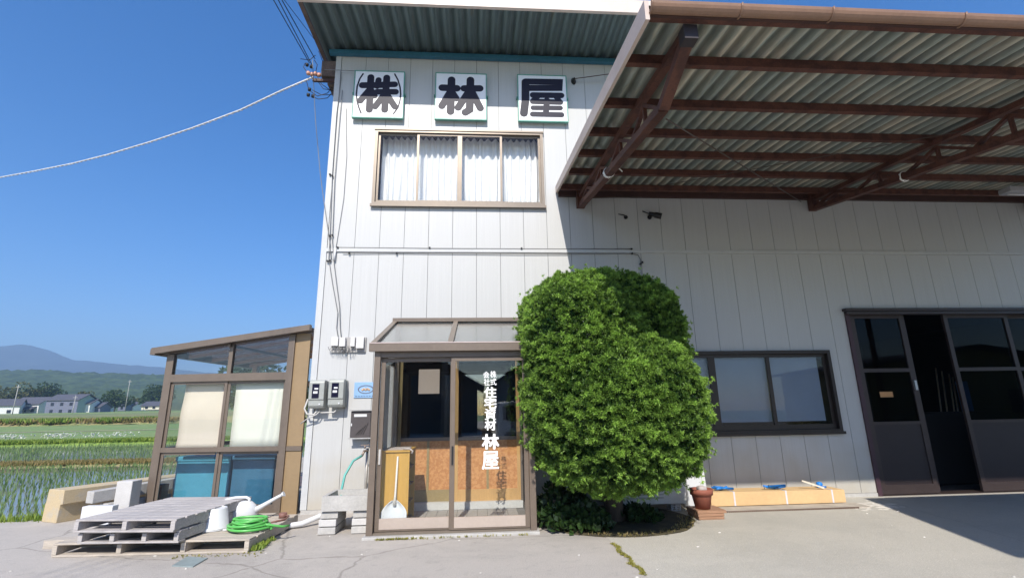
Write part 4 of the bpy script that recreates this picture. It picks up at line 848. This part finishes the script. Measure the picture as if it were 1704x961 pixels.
for a, b in ((.12, 1.035), (1.10, 2.02)):
    q = MB(); q.prism([(a, 2.09), (b, 2.09), (b, zra(b)), (a, zra(a))], 'y', .03, .035); q.build('transom_pane', GLASS_T, AN, world_in=False)
    q = MB(); q.prism([(a, .1), (b - .05, .1), (b - .05, zra(b) - .05), (a, zra(a) - .02)], 'y', AD - .06, AD - .055); q.build('back_pane', GLASS, AN, world_in=False)
q = MB(); q.box(2.121, AW - .02, .01, .05, .97, zra(2.2) - .005); q.box(2.121, AW - .02, .01, .05, .0, .90); q.build('side_panel', BROWNPANEL, AN, world_in=False)
q = MB(); q.box(2.121, AW - .02, -.005, .055, .901, .969); q.box(2.121, AW - .02, -.004, .055, -.1, -.001); q.build('panel_trim', BRONZE, AN, world_in=False)
for x in (.045,): q = MB(); q.box(x, x + .006, .08, AD - .1, .1, 2.0); q.build('side_pane', GLASS, AN, world_in=False)
M_AN = AN.matrix_basis
def inan(mb): mb.v = [tuple(M_AN @ Vector(p)) for p in mb.v]; return mb
q = MB(); q.grid(lambda s, t: (.26 + .76 * s + .03 * t, .13 + .012 * math.sin(t * 9), .95 + 1.0 * t), 6, 14); o = inan(q).build('roller_blind', mat('beige blind cloth', (.62, .55, .46), .8, var=.03)); tag(o, 'beige roller blind behind the left sunroom pane', 'blind', 'blinds in the sunroom'); o.modifiers.new('s', 'SOLIDIFY').thickness = .006
q = MB(); q.grid(lambda s, t: (1.14 + .84 * s, .13, .92 + 1.03 * t), 6, 6); o = inan(q).build('roller_blind', mat('cream blind cloth', (.70, .70, .62), .8, var=.03)); tag(o, 'cream roller blind behind the right sunroom pane', 'blind', 'blinds in the sunroom'); o.modifiers.new('s', 'SOLIDIFY').thickness = .006
def tarp(x0, x1, z1, y0, col, lb, nm):
    q = MB()
    q.box(x0, x1, y0, y0 + .8, 0, z1); q.box(x0 - .015, x1 + .015, y0 - .018, y0 + .8, z1 - .07, z1 + .012)
    tag(inan(q).build('covered_box', mat(nm, col, .45, var=.08, scale=3, bump=.3, bscale=5), bevel=.02), lb, 'box', 'covered boxes in the sunroom')
tarp(.15, 1.05, .80, .35, (.06, .26, .37), 'bright blue covered box behind the left lower pane', 'bright blue sheet'); tarp(1.12, 1.80, .81, .3, (.035, .13, .22), 'dark blue covered box behind the right lower pane', 'dark blue sheet')
q = MB(); frame_rect(q, 1.84, 2.02, .45, .84, .5, .53, .05); tag(inan(q).build('picture_frame', mat('orange wood', (.5, .24, .07), .6)), 'small empty orange wood picture frame right of the dark blue box', 'picture frame')
q = MB(); q.box(1.83, 2.02, .3, .36, .0, .62); tag(inan(q).build('grey_board', mat('mauve grey board', (.30, .25, .25), .7)), 'grey board standing right of the dark blue box', 'board')
q = MB(); q.box(.12, 2.3, .1, AD - .1, -.05, .0); inan(q).build('sunroom_floor', CONC, AN) if False else None

# ================================================================== yard objects, left
def pallet(name_label, x, y, z, wdt, dep, hgt, rz, nsl, m, nst, deck=.018):
    r = thing('wooden_pallet', name_label, 'pallet', (x, y, z), rz, 'wooden pallets stacked by the sunroom')
    q = MB()
    for i in range(nsl):
        p = dep / nsl; q.box(U(-.012, .0), wdt + U(-.004, .012), i * p + U(.008, .016), (i + 1) * p - U(.008, .016), hgt - deck, hgt + U(-.002, .003))
    q.build('top_slats', m, r, .003, world_in=False)
    for i in range(nst):
        xx = (wdt - .05) * i / (nst - 1); s = MB(); s.box(xx, xx + .05, .0, dep, deck + .001, hgt - deck - .001); s.build('stringer', m, r, .003, world_in=False)
    q = MB()
    for i in range(4):
        yy = (dep - .11) * i / 3; q.box(U(-.01, .01), wdt + U(-.01, .01), yy, yy + .11, 0, deck)
    q.build('bottom_slats', m, r, .003, world_in=False); return r
pallet('largest weathered pallet lying on the asphalt under the others', -4.55, 6.06, .002, 2.08, 1.32, .135, -.045, 8, WOODT, 4, .02)
pallet('middle grey pallet between the large pallet and the top one', -4.27, 6.0, .139, 1.10, 1.36, .118, -.10, 9, WOODG, 4)
pallet('top grey pallet of the stack with close slats', -4.30, 5.96, .26, 1.12, 1.40, .125, -.125, 9, WOODG, 3)
q = MB(); q.box(-4.95, -4.2, 6.45, 6.62, .0, .09); tag(q.build('wood_offcut', WOODT, bevel=.004), 'short pale timber offcut left of the pallet stack', 'timber')
# concrete pieces
def poly_block(name, label, prof, a, b, m, up_=Vector((0, 0, 1))):
    """extrude an upright profile (across, height) from a to b"""
    a, b = Vector(a), Vector(b); d = (b - a).normalized(); sd = d.cross(up_).normalized(); n = len(prof); vs = []
    for p in (a, b):
        for s, h in prof: vs.append(p + sd * s + up_ * h)
    q = MB(); q.add(vs, [tuple(range(n)), tuple(range(n, 2 * n))[::-1]] + [(i, n + i, n + (i + 1) % n, (i + 1) % n) for i in range(n)])
    return tag(q.build(name, m, bevel=.008), label, 'concrete block', 'concrete pieces by the paddy')
poly_block('kerb_block', 'tan stained stepped concrete kerb block at the lot edge', [(-.30, 0), (.06, 0), (.08, .24), (.13, .25), (.12, .44), (-.26, .44), (-.28, .25), (-.29, .24)], (-6.02, 7.95, 0), (-5.20, 9.6, 0), CONC_T)
poly_block('concrete_beam', 'long grey concrete beam lying behind the tan kerb', [(-.08, 0), (.08, 0), (.08, .16), (-.08, .16)], (-5.52, 7.85, .26), (-4.98, 8.95, .30), CONC)
poly_block('concrete_beam', 'lower concrete beam under the long grey one', [(-.09, 0), (.09, 0), (.09, .24), (-.09, .24)], (-5.38, 7.95, 0), (-5.0, 8.8, 0), CONC)
q = MB(); q.box(-5.27, -5.05, 7.98, 8.2, .0, .53); tag(q.build('concrete_post', CONC_W, bevel=.01), 'pale concrete block standing upright behind the pallets', 'concrete block', 'concrete pieces by the paddy')
q = MB(); q.box(-5.42, -5.02, 7.60, 7.72, .02, .26); tag(q.build('white_panel', PLW, bevel=.006), 'white plastic panel tucked behind the pallets', 'panel')
q = MB(); q.box(-5.0, -4.85, 8.35, 8.55, .0, .42); tag(q.build('rusty_can', mat('rusty brown tin', (.10, .045, .03), .7), bevel=.01), 'rusty brown tin beside the upright concrete block', 'can')
# bucket upside down
def bucket():
    c = (-3.12, 6.50, .14); r = thing('bucket', 'white plastic bucket turned upside down on the pallet', 'bucket', c)
    q = MB(); q.lathe([(.165, 0), (.172, .004), (.172, .02), (.158, .024), (.128, .23), (.122, .238), (.10, .24), (.095, .233), (0, .233)], c, 32); q.build('shell', PLW, r)
    q = MB(); q.tube([(c[0] + .17 * math.cos(t), c[1] - .17 * math.sin(t), c[2] + .022 + 0 * t) for t in [PI * i / 16 - .3 for i in range(17)]], .005, 6); q.build('handle', PLW, r)
bucket()
wc = thing('watering_can', 'white plastic watering can with its long spout pointing right', 'watering can', (-3.0, 7.0, .14))
q = MB(); q.lathe([(0, 0), (.175, 0), (.185, .02), (.185, .10), (.165, .17), (.12, .215), (.06, .225), (0, .225)], (-3.08, 7.02, .14), 32, 1.25, .8); q.build('body', PLW, wc)
q = MB(); q.tube([(-2.88, 7.02, .24), (-2.78, 7.02, .30), (-2.60, 7.02, .40), (-2.55, 7.02, .425)], [.045, .028, .02, .018], 12); q.build('spout', PLW, wc)
q = MB(); q.tube([(-2.56, 7.02, .42), (-2.53, 7.02, .436)], [.02, .036], 14); q.build('rose', PLW, wc)
q = MB(); q.tube([(-2.96, 7.02, .33), (-2.96, 7.02, .385), (-3.0, 7.02, .405), (-3.14, 7.02, .405), (-3.24, 7.02, .385), (-3.325, 7.02, .33), (-3.335, 7.02, .26), (-3.3, 7.02, .2)], .018, 10); q.build('handle', PLW, wc)
GH = mat('green hose', (.10, .42, .09), .35, var=.08, spec=.5)
q = MB(); P = []
for i in range(330):
    t = i / 330 * 2 * PI * 6.5; lay = i / 330; rr = .20 + .035 * math.sin(t * .31 + 1) - .05 * lay + .015 * math.sin(i * .37)
    P.append((-2.66 + .018 * math.sin(t * .17) + rr * 1.08 * math.cos(t), 6.37 + rr * .8 * math.sin(t), .155 + .105 * lay + .012 * math.sin(t * .53)))
P += [(-2.45, 6.35, .2), (-2.3, 6.42, .16), (-2.25, 6.5, .155)]
q.tube(P, .0145, 8); tag(q.build('garden_hose', GH), 'coiled bright green garden hose on the low pallet', 'hose')
q = MB(); q.tube([(-2.95, 6.38, .15), (-2.83, 6.40, .165), (-2.72, 6.42, .18)], [.016, .014, .02], 10); tag(q.build('hose_nozzle', PLW), 'white hose nozzle between bucket and green hose', 'nozzle')
q = MB(); q.tube([(-2.53, 7.05, .14), (-2.53, 7.05, .20)], .05, 14); q.tube([(-2.53, 7.05, .17), (-2.44, 7.0, .17), (-2.44, 6.9, .15), (-2.58, 6.72, .145)], .012, 8); tag(q.build('hose_coupling', mat('rusty coupling', (.20, .10, .08), .6)), 'rusty coupling wheel lying on the low pallet', 'fitting')
q = MB(); q.box(-2.95, -2.72, 6.985, 7.35, .137, .15); o = q.build('plank', WOODT); tag(o, 'loose plank lying under the watering can', 'plank')
q = MB(); q.prism([(-3.02, 5.56), (-2.79, 5.50), (-2.80, 5.79), (-3.05, 5.87)], 'z', .001, .012); tag(q.build('valve_cover', mat('blue grey metal lid', (.30, .36, .36), .5, .3)), 'pale blue grey metal lid set in the asphalt', 'lid')
# trough sink
tr = thing('concrete_sink', 'grey concrete trough sink on stacked blocks beside the porch', 'sink', (-1.66, 6.9, 0))
q = MB(); X0, X1, Y0, Y1, Z0, Z1 = -1.93, -1.345, 6.64, 7.2, .27, .445
q.box(X0, X1, Y0, Y0 + .05, Z0, Z1); q.box(X0, X1, Y1 - .05, Y1, Z0, Z1); q.box(X0, X0 + .05, Y0 + .05, Y1 - .05, Z0, Z1); q.box(X1 - .05, X1, Y0 + .05, Y1 - .05, Z0, Z1); q.box(X0 + .05, X1 - .05, Y0 + .05, Y1 - .05, Z0, Z0 + .05); q.build('basin', CONC, tr)
n = 0
for side, (a, b) in (('l', (-1.95, -1.74)), ('r', (-1.55, -1.335))):
    for k in range(3):
        q = MB(); dx = U(-.012, .012); q.box(a + dx, b + dx, 6.66 + U(-.01, .02), 7.15, .006 + k * .088, .083 + k * .088)
        tag(q.build('concrete_block', CONC_W if k == 1 else CONC, bevel=.006), ['bottom', 'middle', 'top'][k] + ' concrete block of the ' + ('left' if side == 'l' else 'right') + ' stack under the trough sink', 'block', 'blocks under the sink')
fa = thing('water_tap', 'standpipe tap with a teal hose behind the trough sink', 'tap', (-1.66, 7.6, 0))
q = MB(); q.tube([(-1.64, 7.75, 0), (-1.64, 7.75, .95)], .022, 10); q.build('standpipe', mat('grey pipe', (.40, .38, .35), .5, .3), fa)
q = MB(); q.tube([(-1.64, 7.75, .90), (-1.66, 7.62, .90), (-1.68, 7.58, .84)], .018, 10); q.tube([(-1.66, 7.66, .93), (-1.66, 7.66, .98)], .01, 8); q.box(-1.72, -1.60, 7.65, 7.67, .975, .99); q.build('spout', mat('tarnished tap', (.30, .24, .20), .4, .6), fa)
q = MB(); q.tube([(-1.68, 7.58, .84), (-1.78, 7.5, .78), (-1.86, 7.4, .60), (-1.86, 7.25, .40), (-1.80, 7.05, .335), (-1.6, 6.9, .34)], .017, 10); q.build('hose', mat('teal hose', (.12, .38, .34), .45), fa)
q = MB(); q.tube([(-1.95, 7.35, .13), (-2.1, 7.3, .11), (-2.3, 7.1, .05), (-2.5, 7.02, .04), (-2.62, 7.02, .04)], .035, 12); tag(q.build('drain_pipe', PLW), 'white drain pipe lying on the ground left of the sink', 'pipe')
q = MB(); q.box(-2.12, -2.0, 7.3, 7.42, .0, .07); tag(q.build('brick', CONC_W, bevel=.006), 'small pale brick beside the white drain pipe', 'brick')

# ================================================================== clipped yew
YEW = thing('yew_tree', 'large clipped yew with a rounded two lobed crown in front of the wall', 'tree', (1.82, 6.93, 0))
lobes = [((1.72, 6.32, 1.42), (1.00, 1.14, .945), 2.4), ((1.75, 6.86, 2.32), (1.12, .86, 1.01), 2.7), ((2.17, 6.34, 1.38), (.52, 1.0, .76), 2.4), ((1.06, 6.46, 1.88), (.42, .95, 1.09), 3.4), ((1.42, 6.55, 2.12), (.71, 1.0, .98), 2.5)]
def fl(P, L): c, r, e = L; return (np.abs((P - np.array(c)) / np.array(r)) ** e).sum(1) ** (1 / e)
def FU(P): return sum(np.maximum(fl(P, L), 1e-3) ** -14 for L in lobes) ** (-1 / 14)      # smooth union of the lobes
B0, B1 = np.array([.5, 5.0, .3]), np.array([3.1, 7.97, 3.55])
PP = B0 + (B1 - B0) * rng.uniform(0, 1, (1500000, 3)); ff = FU(PP); PP = PP[np.abs(ff - .97) < .026]
def _g(ax): e_ = np.zeros(3); e_[ax] = .004; return FU(PP + e_) - FU(PP - e_)
NN = np.stack([_g(0), _g(1), _g(2)], 1); gl = np.linalg.norm(NN, axis=1)[:, None]; ff = FU(PP)[:, None]; NN /= gl
PP = PP - NN * (ff - .97) / (gl / .008)
dens = (NN[:, 1] < .55) | (rng.uniform(0, 1, len(PP)) < .35); PP, NN = PP[dens], NN[dens]
nz = np.array([.45 * noise.noise(Vector(p) * 2.6) + .8 * noise.noise(Vector((p[0] * 6.5, p[1] * 6.5, p[2] * 11))) + .7 * noise.noise(Vector((p[0] * 15, p[1] * 15, p[2] * 24))) for p in PP])
pit = (nz < -.28) & (rng.uniform(0, 1, len(PP)) < .6); PP, NN, nz = PP[~pit], NN[~pit], nz[~pit]
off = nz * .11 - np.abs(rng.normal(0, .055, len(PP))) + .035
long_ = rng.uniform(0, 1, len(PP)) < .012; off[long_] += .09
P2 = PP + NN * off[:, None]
tone = np.clip(.28 + nz * .30 + off * 3.2 + rng.normal(0, .16, len(PP)), 0, 1) ** 1.1  # pale tips outside; darkening with depth paints the shade between tufts
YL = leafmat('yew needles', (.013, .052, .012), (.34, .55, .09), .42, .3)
# added dark solid core: blocks light, its colour stands for shade in the gaps
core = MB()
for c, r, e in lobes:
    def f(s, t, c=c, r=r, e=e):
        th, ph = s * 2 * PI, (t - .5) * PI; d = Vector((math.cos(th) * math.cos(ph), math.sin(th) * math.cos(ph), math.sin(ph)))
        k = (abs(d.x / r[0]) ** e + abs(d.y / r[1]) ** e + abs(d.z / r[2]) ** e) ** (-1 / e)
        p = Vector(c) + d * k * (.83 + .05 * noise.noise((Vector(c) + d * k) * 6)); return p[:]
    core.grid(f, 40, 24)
leaves('crown', P2, NN, YL, YEW, (.038, .0042), 17, .8, .0, tone, (core.v, core.f, .0))
t = MB(); t.tube([(1.83, 6.95, -.1), (1.82, 6.94, .12), (1.79, 6.95, .5), (1.8, 6.95, 1.2), (1.7, 7.0, 2.4)], [.19, .135, .115, .10, .05], 14); t.build('trunk', BARK, YEW)
for a in range(7):
    an = a * .9; t = MB(); t.tube([(1.8, 6.95, .42 + .07 * a), (1.8 + .4 * math.cos(an), 6.95 + .35 * math.sin(an), .62 + .12 * a), (1.8 + .9 * math.cos(an), 6.95 + .65 * math.sin(an), .85 + .2 * a)], [.05, .035, .012], 8); t.build('limb', BARK, YEW)
# undergrowth
SHL = leafmat('dark shrub leaf', (.012, .03, .010), (.04, .08, .02), .4, .15)
def shrub(label, cx, cy, rx, ry, h, n, ls=.09):
    r = thing('shrub', label, 'shrub', (cx, cy, 0), 0, 'low shrubs under the yew'); P = []; Nn = []
    for _ in range(n):
        a = U(0, 2 * PI); q_ = math.sqrt(U(0, 1)); x, y = q_ * math.cos(a), q_ * math.sin(a); z = h * (1 - q_ ** 2 * .75) * U(.25, 1); P.append((cx + rx * x, cy + ry * y, z)); Nn.append((x * .7, y * .7, .6))
    leaves('foliage', P, Nn, SHL, r, (ls, ls * .36), 3, .6, .15)
    s = MB()
    for _ in range(12): a = U(0, 6.28); s.tube([(cx + .05 * math.cos(a), cy + .05 * math.sin(a), 0), (cx + rx * .6 * math.cos(a), cy + ry * .6 * math.sin(a), h * .7)], .006, 5)
    s.build('stem', BARK, r)
shrub('dark leafy shrub against the porch corner', .99, 6.75, .24, .45, .50, 420); shrub('low dark shrub left of the yew trunk', 1.32, 6.55, .32, .38, .30, 380); shrub('low dark shrub right of the yew trunk', 2.12, 6.85, .26, .25, .18, 160)
shrub('taller dark shrub behind the porch corner shrub', 1.25, 7.35, .25, .3, .62, 260)
q = MB(); n = 44
def bed(k):
    a = 2 * PI * k / n; w_ = 1 + .06 * noise.noise((math.cos(a) * 2, math.sin(a) * 2, 1)); y = 6.95 + .93 * math.sin(a) * w_; return (1.83 + 1.02 * math.cos(a) * w_ * (1 if math.sin(a) < 0 else 1), min(y, 7.96))
bp = [bed(k) for k in range(n)]; q.prism(bp, 'z', -.05, .012); kind(q.build('planting_bed', mat('shade darkened mossy soil', (.05, .042, .026), .95, var=.35, scale=5, col2=(.085, .07, .035), bump=.6, bscale=40)))  # soil colour darkened to carry the shade under the yew
tufts('bed_litter', 260, lambda: (lambda a, r_: (1.83 + 1.03 * r_ * math.cos(a), 6.95 + .95 * r_ * math.sin(a), .010))(U(PI, 2 * PI), U(.8, 1.0)), GR2, (.035, .004), 3, 1.0)
# plants in cracks
CRK = leafmat('yellow weed', (.16, .17, .03), (.36, .32, .08))
def crack():
    t = U(0, 1); c = WZ(1020 + 52 * t, 905 + 52 * t, 0); return (c.x + random.gauss(0, .012) + .02 * math.sin(t * 17), c.y + random.gauss(0, .012), .003)
tufts('crack_weeds', 260, crack, CRK, (.026, .004), 4, 1.1)
tufts('porch_edge_weeds', 130, lambda: (U(-1.2, .6) if U(0, 1) < .5 else U(-1.15, -.75), PY - .11 - abs(random.gauss(0, .012)), .0), CRK, (.03, .004), 4, .9)
tufts('pallet_edge_weeds', 45, lambda: (-2.42 + random.gauss(0, .03), 6.0 + abs(random.gauss(0, .25)), .0), GR1, (.06, .010), 4, .7)
tufts('lid_moss', 70, lambda: (U(-3.2, -2.3), 5.9 + random.gauss(0, .05) , .0), CRK, (.018, .004), 4, 1.2)

# ================================================================== right of the yew
ac = thing('air_conditioner_unit', 'white outdoor air conditioner unit in the shade behind the yew', 'air conditioner', (2.53, 7.55, 0))
q = MB(); q.box(2.06, 3.0, 7.36, 7.68, .10, .74); q.build('casing', mat('ac ivory', (.62, .62, .60), .45), ac, .012)
q = MB()
for k in range(11): q.box(2.12, 2.66, 7.35, 7.359, .18 + .045 * k, .20 + .045 * k)
q.build('grille', mat('ac grille', (.42, .42, .41), .5), ac)
for x in (2.3, 2.85):
    q = MB()
    for k in range(4): q.box(x - .07, x + .07, 7.40, 7.64, .005 + k * .025, .013 + k * .025)
    for sx in (-.065, 0, .065): q.box(x + sx - .005, x + sx + .005, 7.405, 7.415, .014, .099)
    q.build('foot', PLW, ac)
q = MB(); q.prism([(3.04, 0.02), (3.36, .02), (3.33, .55), (3.25, .62), (3.10, .62), (3.05, .5)], 'y', 7.42, 7.60); tag(q.build('duct_cover', PLW, bevel=.02), 'white plastic cover standing behind the terracotta pot', 'cover')
pt = thing('flower_pot', 'terracotta flower pot with a grey lump on thin boards', 'flower pot', (3.03, 6.92, .11))
TER = mat('terracotta', (.26, .085, .055), .7, var=.1, scale=6)
q = MB(); q.lathe([(0, 0), (.095, 0), (.13, .17), (.133, .175), (.148, .175), (.153, .25), (.14, .25), (.133, .20), (0, .195)], (3.03, 6.92, .115), 30); q.build('pot', TER, pt)
q = MB(); q.box(2.98, 3.10, 6.86, 6.98, .311, .40); tag(q.build('stone_lump', mat('mauve stone', (.42, .37, .36), .8), bevel=.03), 'pale grey lump lying in the terracotta pot', 'stone')
for k, lb in enumerate(('bottom', 'middle', 'top')):
    q = MB(); q.box(2.91 + U(-.03, .03), 3.25 + U(-.03, .03), 6.76, 7.12, .004 + k * .037, .038 + k * .037); tag(q.build('board', mat('red brown board', (.32, .18, .11), .7, var=.2, scale=5, stretch=(1, 10, 10)), bevel=.004), lb + ' thin board under the terracotta pot', 'board', 'boards under the pot')
cbx = thing('cardboard_box', 'long flat cardboard box tied with pale bands along the wall base', 'cardboard box', (4.45, 7.62, 0))
CARD = mat('cardboard', (.60, .41, .21), .8, var=.06, scale=3)
q = MB(); q.hexa([(3.42, 7.50, .02), (5.50, 7.50, .02), (5.50, 7.86, .02), (3.42, 7.86, .02), (3.42, 7.50, .215), (5.50, 7.50, .20), (5.50, 7.86, .20), (3.42, 7.86, .215)]); q.build('carton', CARD, cbx, .004)
q = MB(); q.box(3.5, 3.6, 7.52, 7.84, .0, .085); q.box(5.2, 5.3, 7.52, 7.84, .0, .06); tag(q.build('bearer_timber', WOODT), 'timber bearers lying under the cardboard box', 'timber') if False else None
for x in (3.78, 4.58, 5.30):
    q = MB(); zt = .215 - (x - 3.42) / 2.08 * .015; zb = .022; q.box(x - .012, x + .012, 7.497, 7.4995, zb, zt + .003); q.box(x - .012, x + .012, 7.4998, 7.86, zt + .001, zt + .004); q.build('band', mat('pale band', (.6, .58, .62), .4), cbx)
RIB = mat('blue plastic ribbon', (.02, .20, .62), .35, var=.1)
def ribbon(x, z, lb, sx=1.):
    q = MB()
    for k in range(5):
        a = U(-1.2, 1.2); w_ = U(.07, .13) * sx; P = [(x, 7.66, z), (x + w_ * math.cos(a) * U(-1, 1.4), 7.62, z + .035), (x + w_ * 1.6 * math.cos(a + k * 1.3), 7.60, z + U(.02, .06)), (x + w_ * 1.2 * math.cos(a + k * 1.3 + .6), 7.63, z + .008)]
        q.tube(P, [.008, .022, .018, .006], 6)
    tag(q.build('blue_ribbon', RIB), lb, 'ribbon', 'blue ribbons on the cardboard box')
ribbon(3.66, .222, 'left knot of blue ribbon on the cardboard box'); ribbon(4.50, .217, 'middle knot of blue ribbon on the cardboard box', 1.3)
q = MB(); q.lathe([(0, -.04), (.035, -.03), (.05, 0), (.035, .03), (0, .04)], (5.27, 7.72, .25), 12); q.tube([(5.22, 7.7, .215), (5.3, 7.66, .22), (5.36, 7.7, .215)], .012, 6); tag(q.build('blue_ribbon', RIB), 'ball of blue ribbon near the right end of the cardboard box', 'ribbon', 'blue ribbons on the cardboard box')
q = MB(); q.bar((4.93, 7.62, .325), (5.22, 7.55, .222), .03, .022)
for k in range(7): p = Vector((4.93, 7.62, .325)).lerp(Vector((5.22, 7.55, .222)), (k + .5) / 7); q.bar(p + Vector((-.008, 0, .014)), p + Vector((.008, 0, .009)), .031, .004)
tag(q.build('notched_stick', mat('pale notched stick', (.62, .56, .46), .6)), 'pale notched stick leaning on the cardboard box', 'stick')
# wall foot strip and drain holes
q = MB(); q.box(3.30, 5.62, 7.16, 7.48, -.05, .018); kind(q.build('concrete_strip', mat('pale mortar strip', (.40, .36, .31), .9, var=.15, scale=4)))
q = MB()
for i in range(74): x = 3.36 + i * .028; q.box(x, x + .014, 7.145, 7.17, .001, .022)
tag(q.build('drain_grating', mat('rusty grating', (.12, .07, .05), .8)), 'thin dotted rusty drain edging in front of the cardboard box', 'grating')
q = MB()
for k in range(70):
    x, y = U(5.3, 6.1), 7.3 + random.gauss(0, .12); s = U(.01, .05); q.lathe([(s, 0), (s * .6, .004), (0, .005)], (x, y, .003), 7, U(1, 2.4), 1)
kind(q.build('spilled_mortar', mat('white mortar crumbs', (.62, .58, .52), .9)), 'stuff')
q = MB()
for k in range(60):
    x, y = U(-5, 6), U(3.4, 7.2); s = U(.005, .014); q.lathe([(s, -.002), (s * .7, s * .5), (0, s * .7)], (x, y, .003), 6, U(1, 2), 1)
kind(q.build('gravel_bits', mat('pale gravel bits', (.5, .48, .44), .9)), 'stuff')

# ================================================================== out of frame: what shades and mirrors in the glass
nr = thing('added_shade_canopy', 'added brown canopy out of view, shaped to cast the ground shadow at right', 'canopy', (8, 1, 0))  # added unseen roof, left edge angled to throw the ground shadow at right
q = MB(); q.prism([(5.30, 2.75), (4.36, -.25), (14, -.25), (14, 2.75)], 'z', 4.66, 4.76); q.build('roof', STEEL_D, nr)
for x, y in ((5.0, -.1), (13.8, -.1), (13.8, 2.6)): q = MB(); q.box(x - .06, x + .06, y - .06, y + .06, 0, 4.66); q.build('post', STEEL, nr)
def street_house(label, x, y, w_, dep, ze, rh, wall_, rfm):
    r = thing('street_house', label, 'house', (x, y, 0), 0, 'houses across the street')
    q = MB(); q.prism([(-w_ / 2, 0), (w_ / 2, 0), (w_ / 2, ze), (0, ze + rh), (-w_ / 2, ze)], 'y', -dep, 0); q.build('wall', wall_, r, world_in=False)
    q = MB()
    for s in (-1, 1):
        p = [(s * (w_ / 2 + .5), ze - .5 * rh / (w_ / 2) + .03), (0, ze + rh + .03), (0, ze + rh + .2), (s * (w_ / 2 + .5), ze - .5 * rh / (w_ / 2) + .2)]
        q.prism(p, 'y', -dep - .5, .6)
    q.build('roof', rfm, r, world_in=False)
    for xx in (-w_ * .25, w_ * .2): q = MB(); q.box(xx - .8, xx + .8, -.02, .06, .9, 2.1); q.build('window', HWIN, r, world_in=False)
street_house('dark timber house across the street', -3.8, -20, 7.5, 9, 3.2, 2.1, mat('dark timber wall', (.10, .085, .08), .8), HR)
street_house('grey house across the street on the right', 6.0, -24, 9, 9, 3.6, 2.6, mat('grey wall', (.22, .22, .22), .8), HR)
street_house('yellowish store across the street far right', 27, -9, 12, 8, 3.4, .9, mat('yellowish wall', (.46, .40, .16), .8), HR)
q = MB(); q.tube([(SPX, SPY, 0), (SPX, SPY, 9)], [.17, .11], 12); q.box(SPX - .9, SPX + .9, SPY - .05, SPY + .05, 8.1, 8.2); q.box(SPX - .25, SPX + .25, SPY - .3, SPY + .3, 6.6, 7.3); tag(q.build('street_pole', FPOLE), 'concrete utility pole across the street', 'pole')
q = MB(); q.tube([(-7, SPY, 0), (-7, SPY, 12.2)], [.19, .12], 12); q.box(-7.9, -6.1, SPY - .05, SPY + .05, 11.4, 11.5); tag(q.build('tall_street_pole', FPOLE), 'tall concrete pole across the street carrying the overhead wires', 'pole')
q = MB(); q.tube([(EPL.x, EPL.y, -1), (EPL.x, EPL.y, 9.2)], [.17, .11], 12); tag(q.build('utility_pole', FPOLE), 'concrete utility pole in the paddies left of the picture', 'pole')
vn = thing('parked_van', 'white van parked across the yard behind the viewer', 'van', (2.6, -6.5, 0), .25)
q = MB(); q.prism([(-1.7, .35), (1.75, .35), (1.8, .9), (1.15, 1.0), (.75, 1.75), (-1.65, 1.78), (-1.75, 1.0)], 'y', -.74, .74); q.build('body', PLW, vn, .06, world_in=False)
q = MB(); q.prism([(.2, 1.05), (1.0, 1.05), (.68, 1.62), (.2, 1.62)], 'y', -.75, .75); q.prism([(-1.4, 1.05), (.1, 1.05), (.1, 1.62), (-1.4, 1.62)], 'y', -.75, .75); q.build('window', HWIN, vn, world_in=False)
for wx in (-1.1, 1.1):
    for wy in (-.70, .62): q = MB(); q.tube([(wx, wy, .29), (wx, wy + .16, .29)], .29, 20); q.build('wheel', BLK, vn, world_in=False)
leafy_tree('garden tree across the street on the left', -9, -16, 0, 5, 2.2, FT1, 900, .3)
q = MB(); q.prism([(-40, -14.2), (40, -14.2), (40, -8.5), (-40, -8.5)], 'z', -.02, .007); kind(q.build('street', mat('street asphalt', (.10, .10, .10), .9, var=.15)))
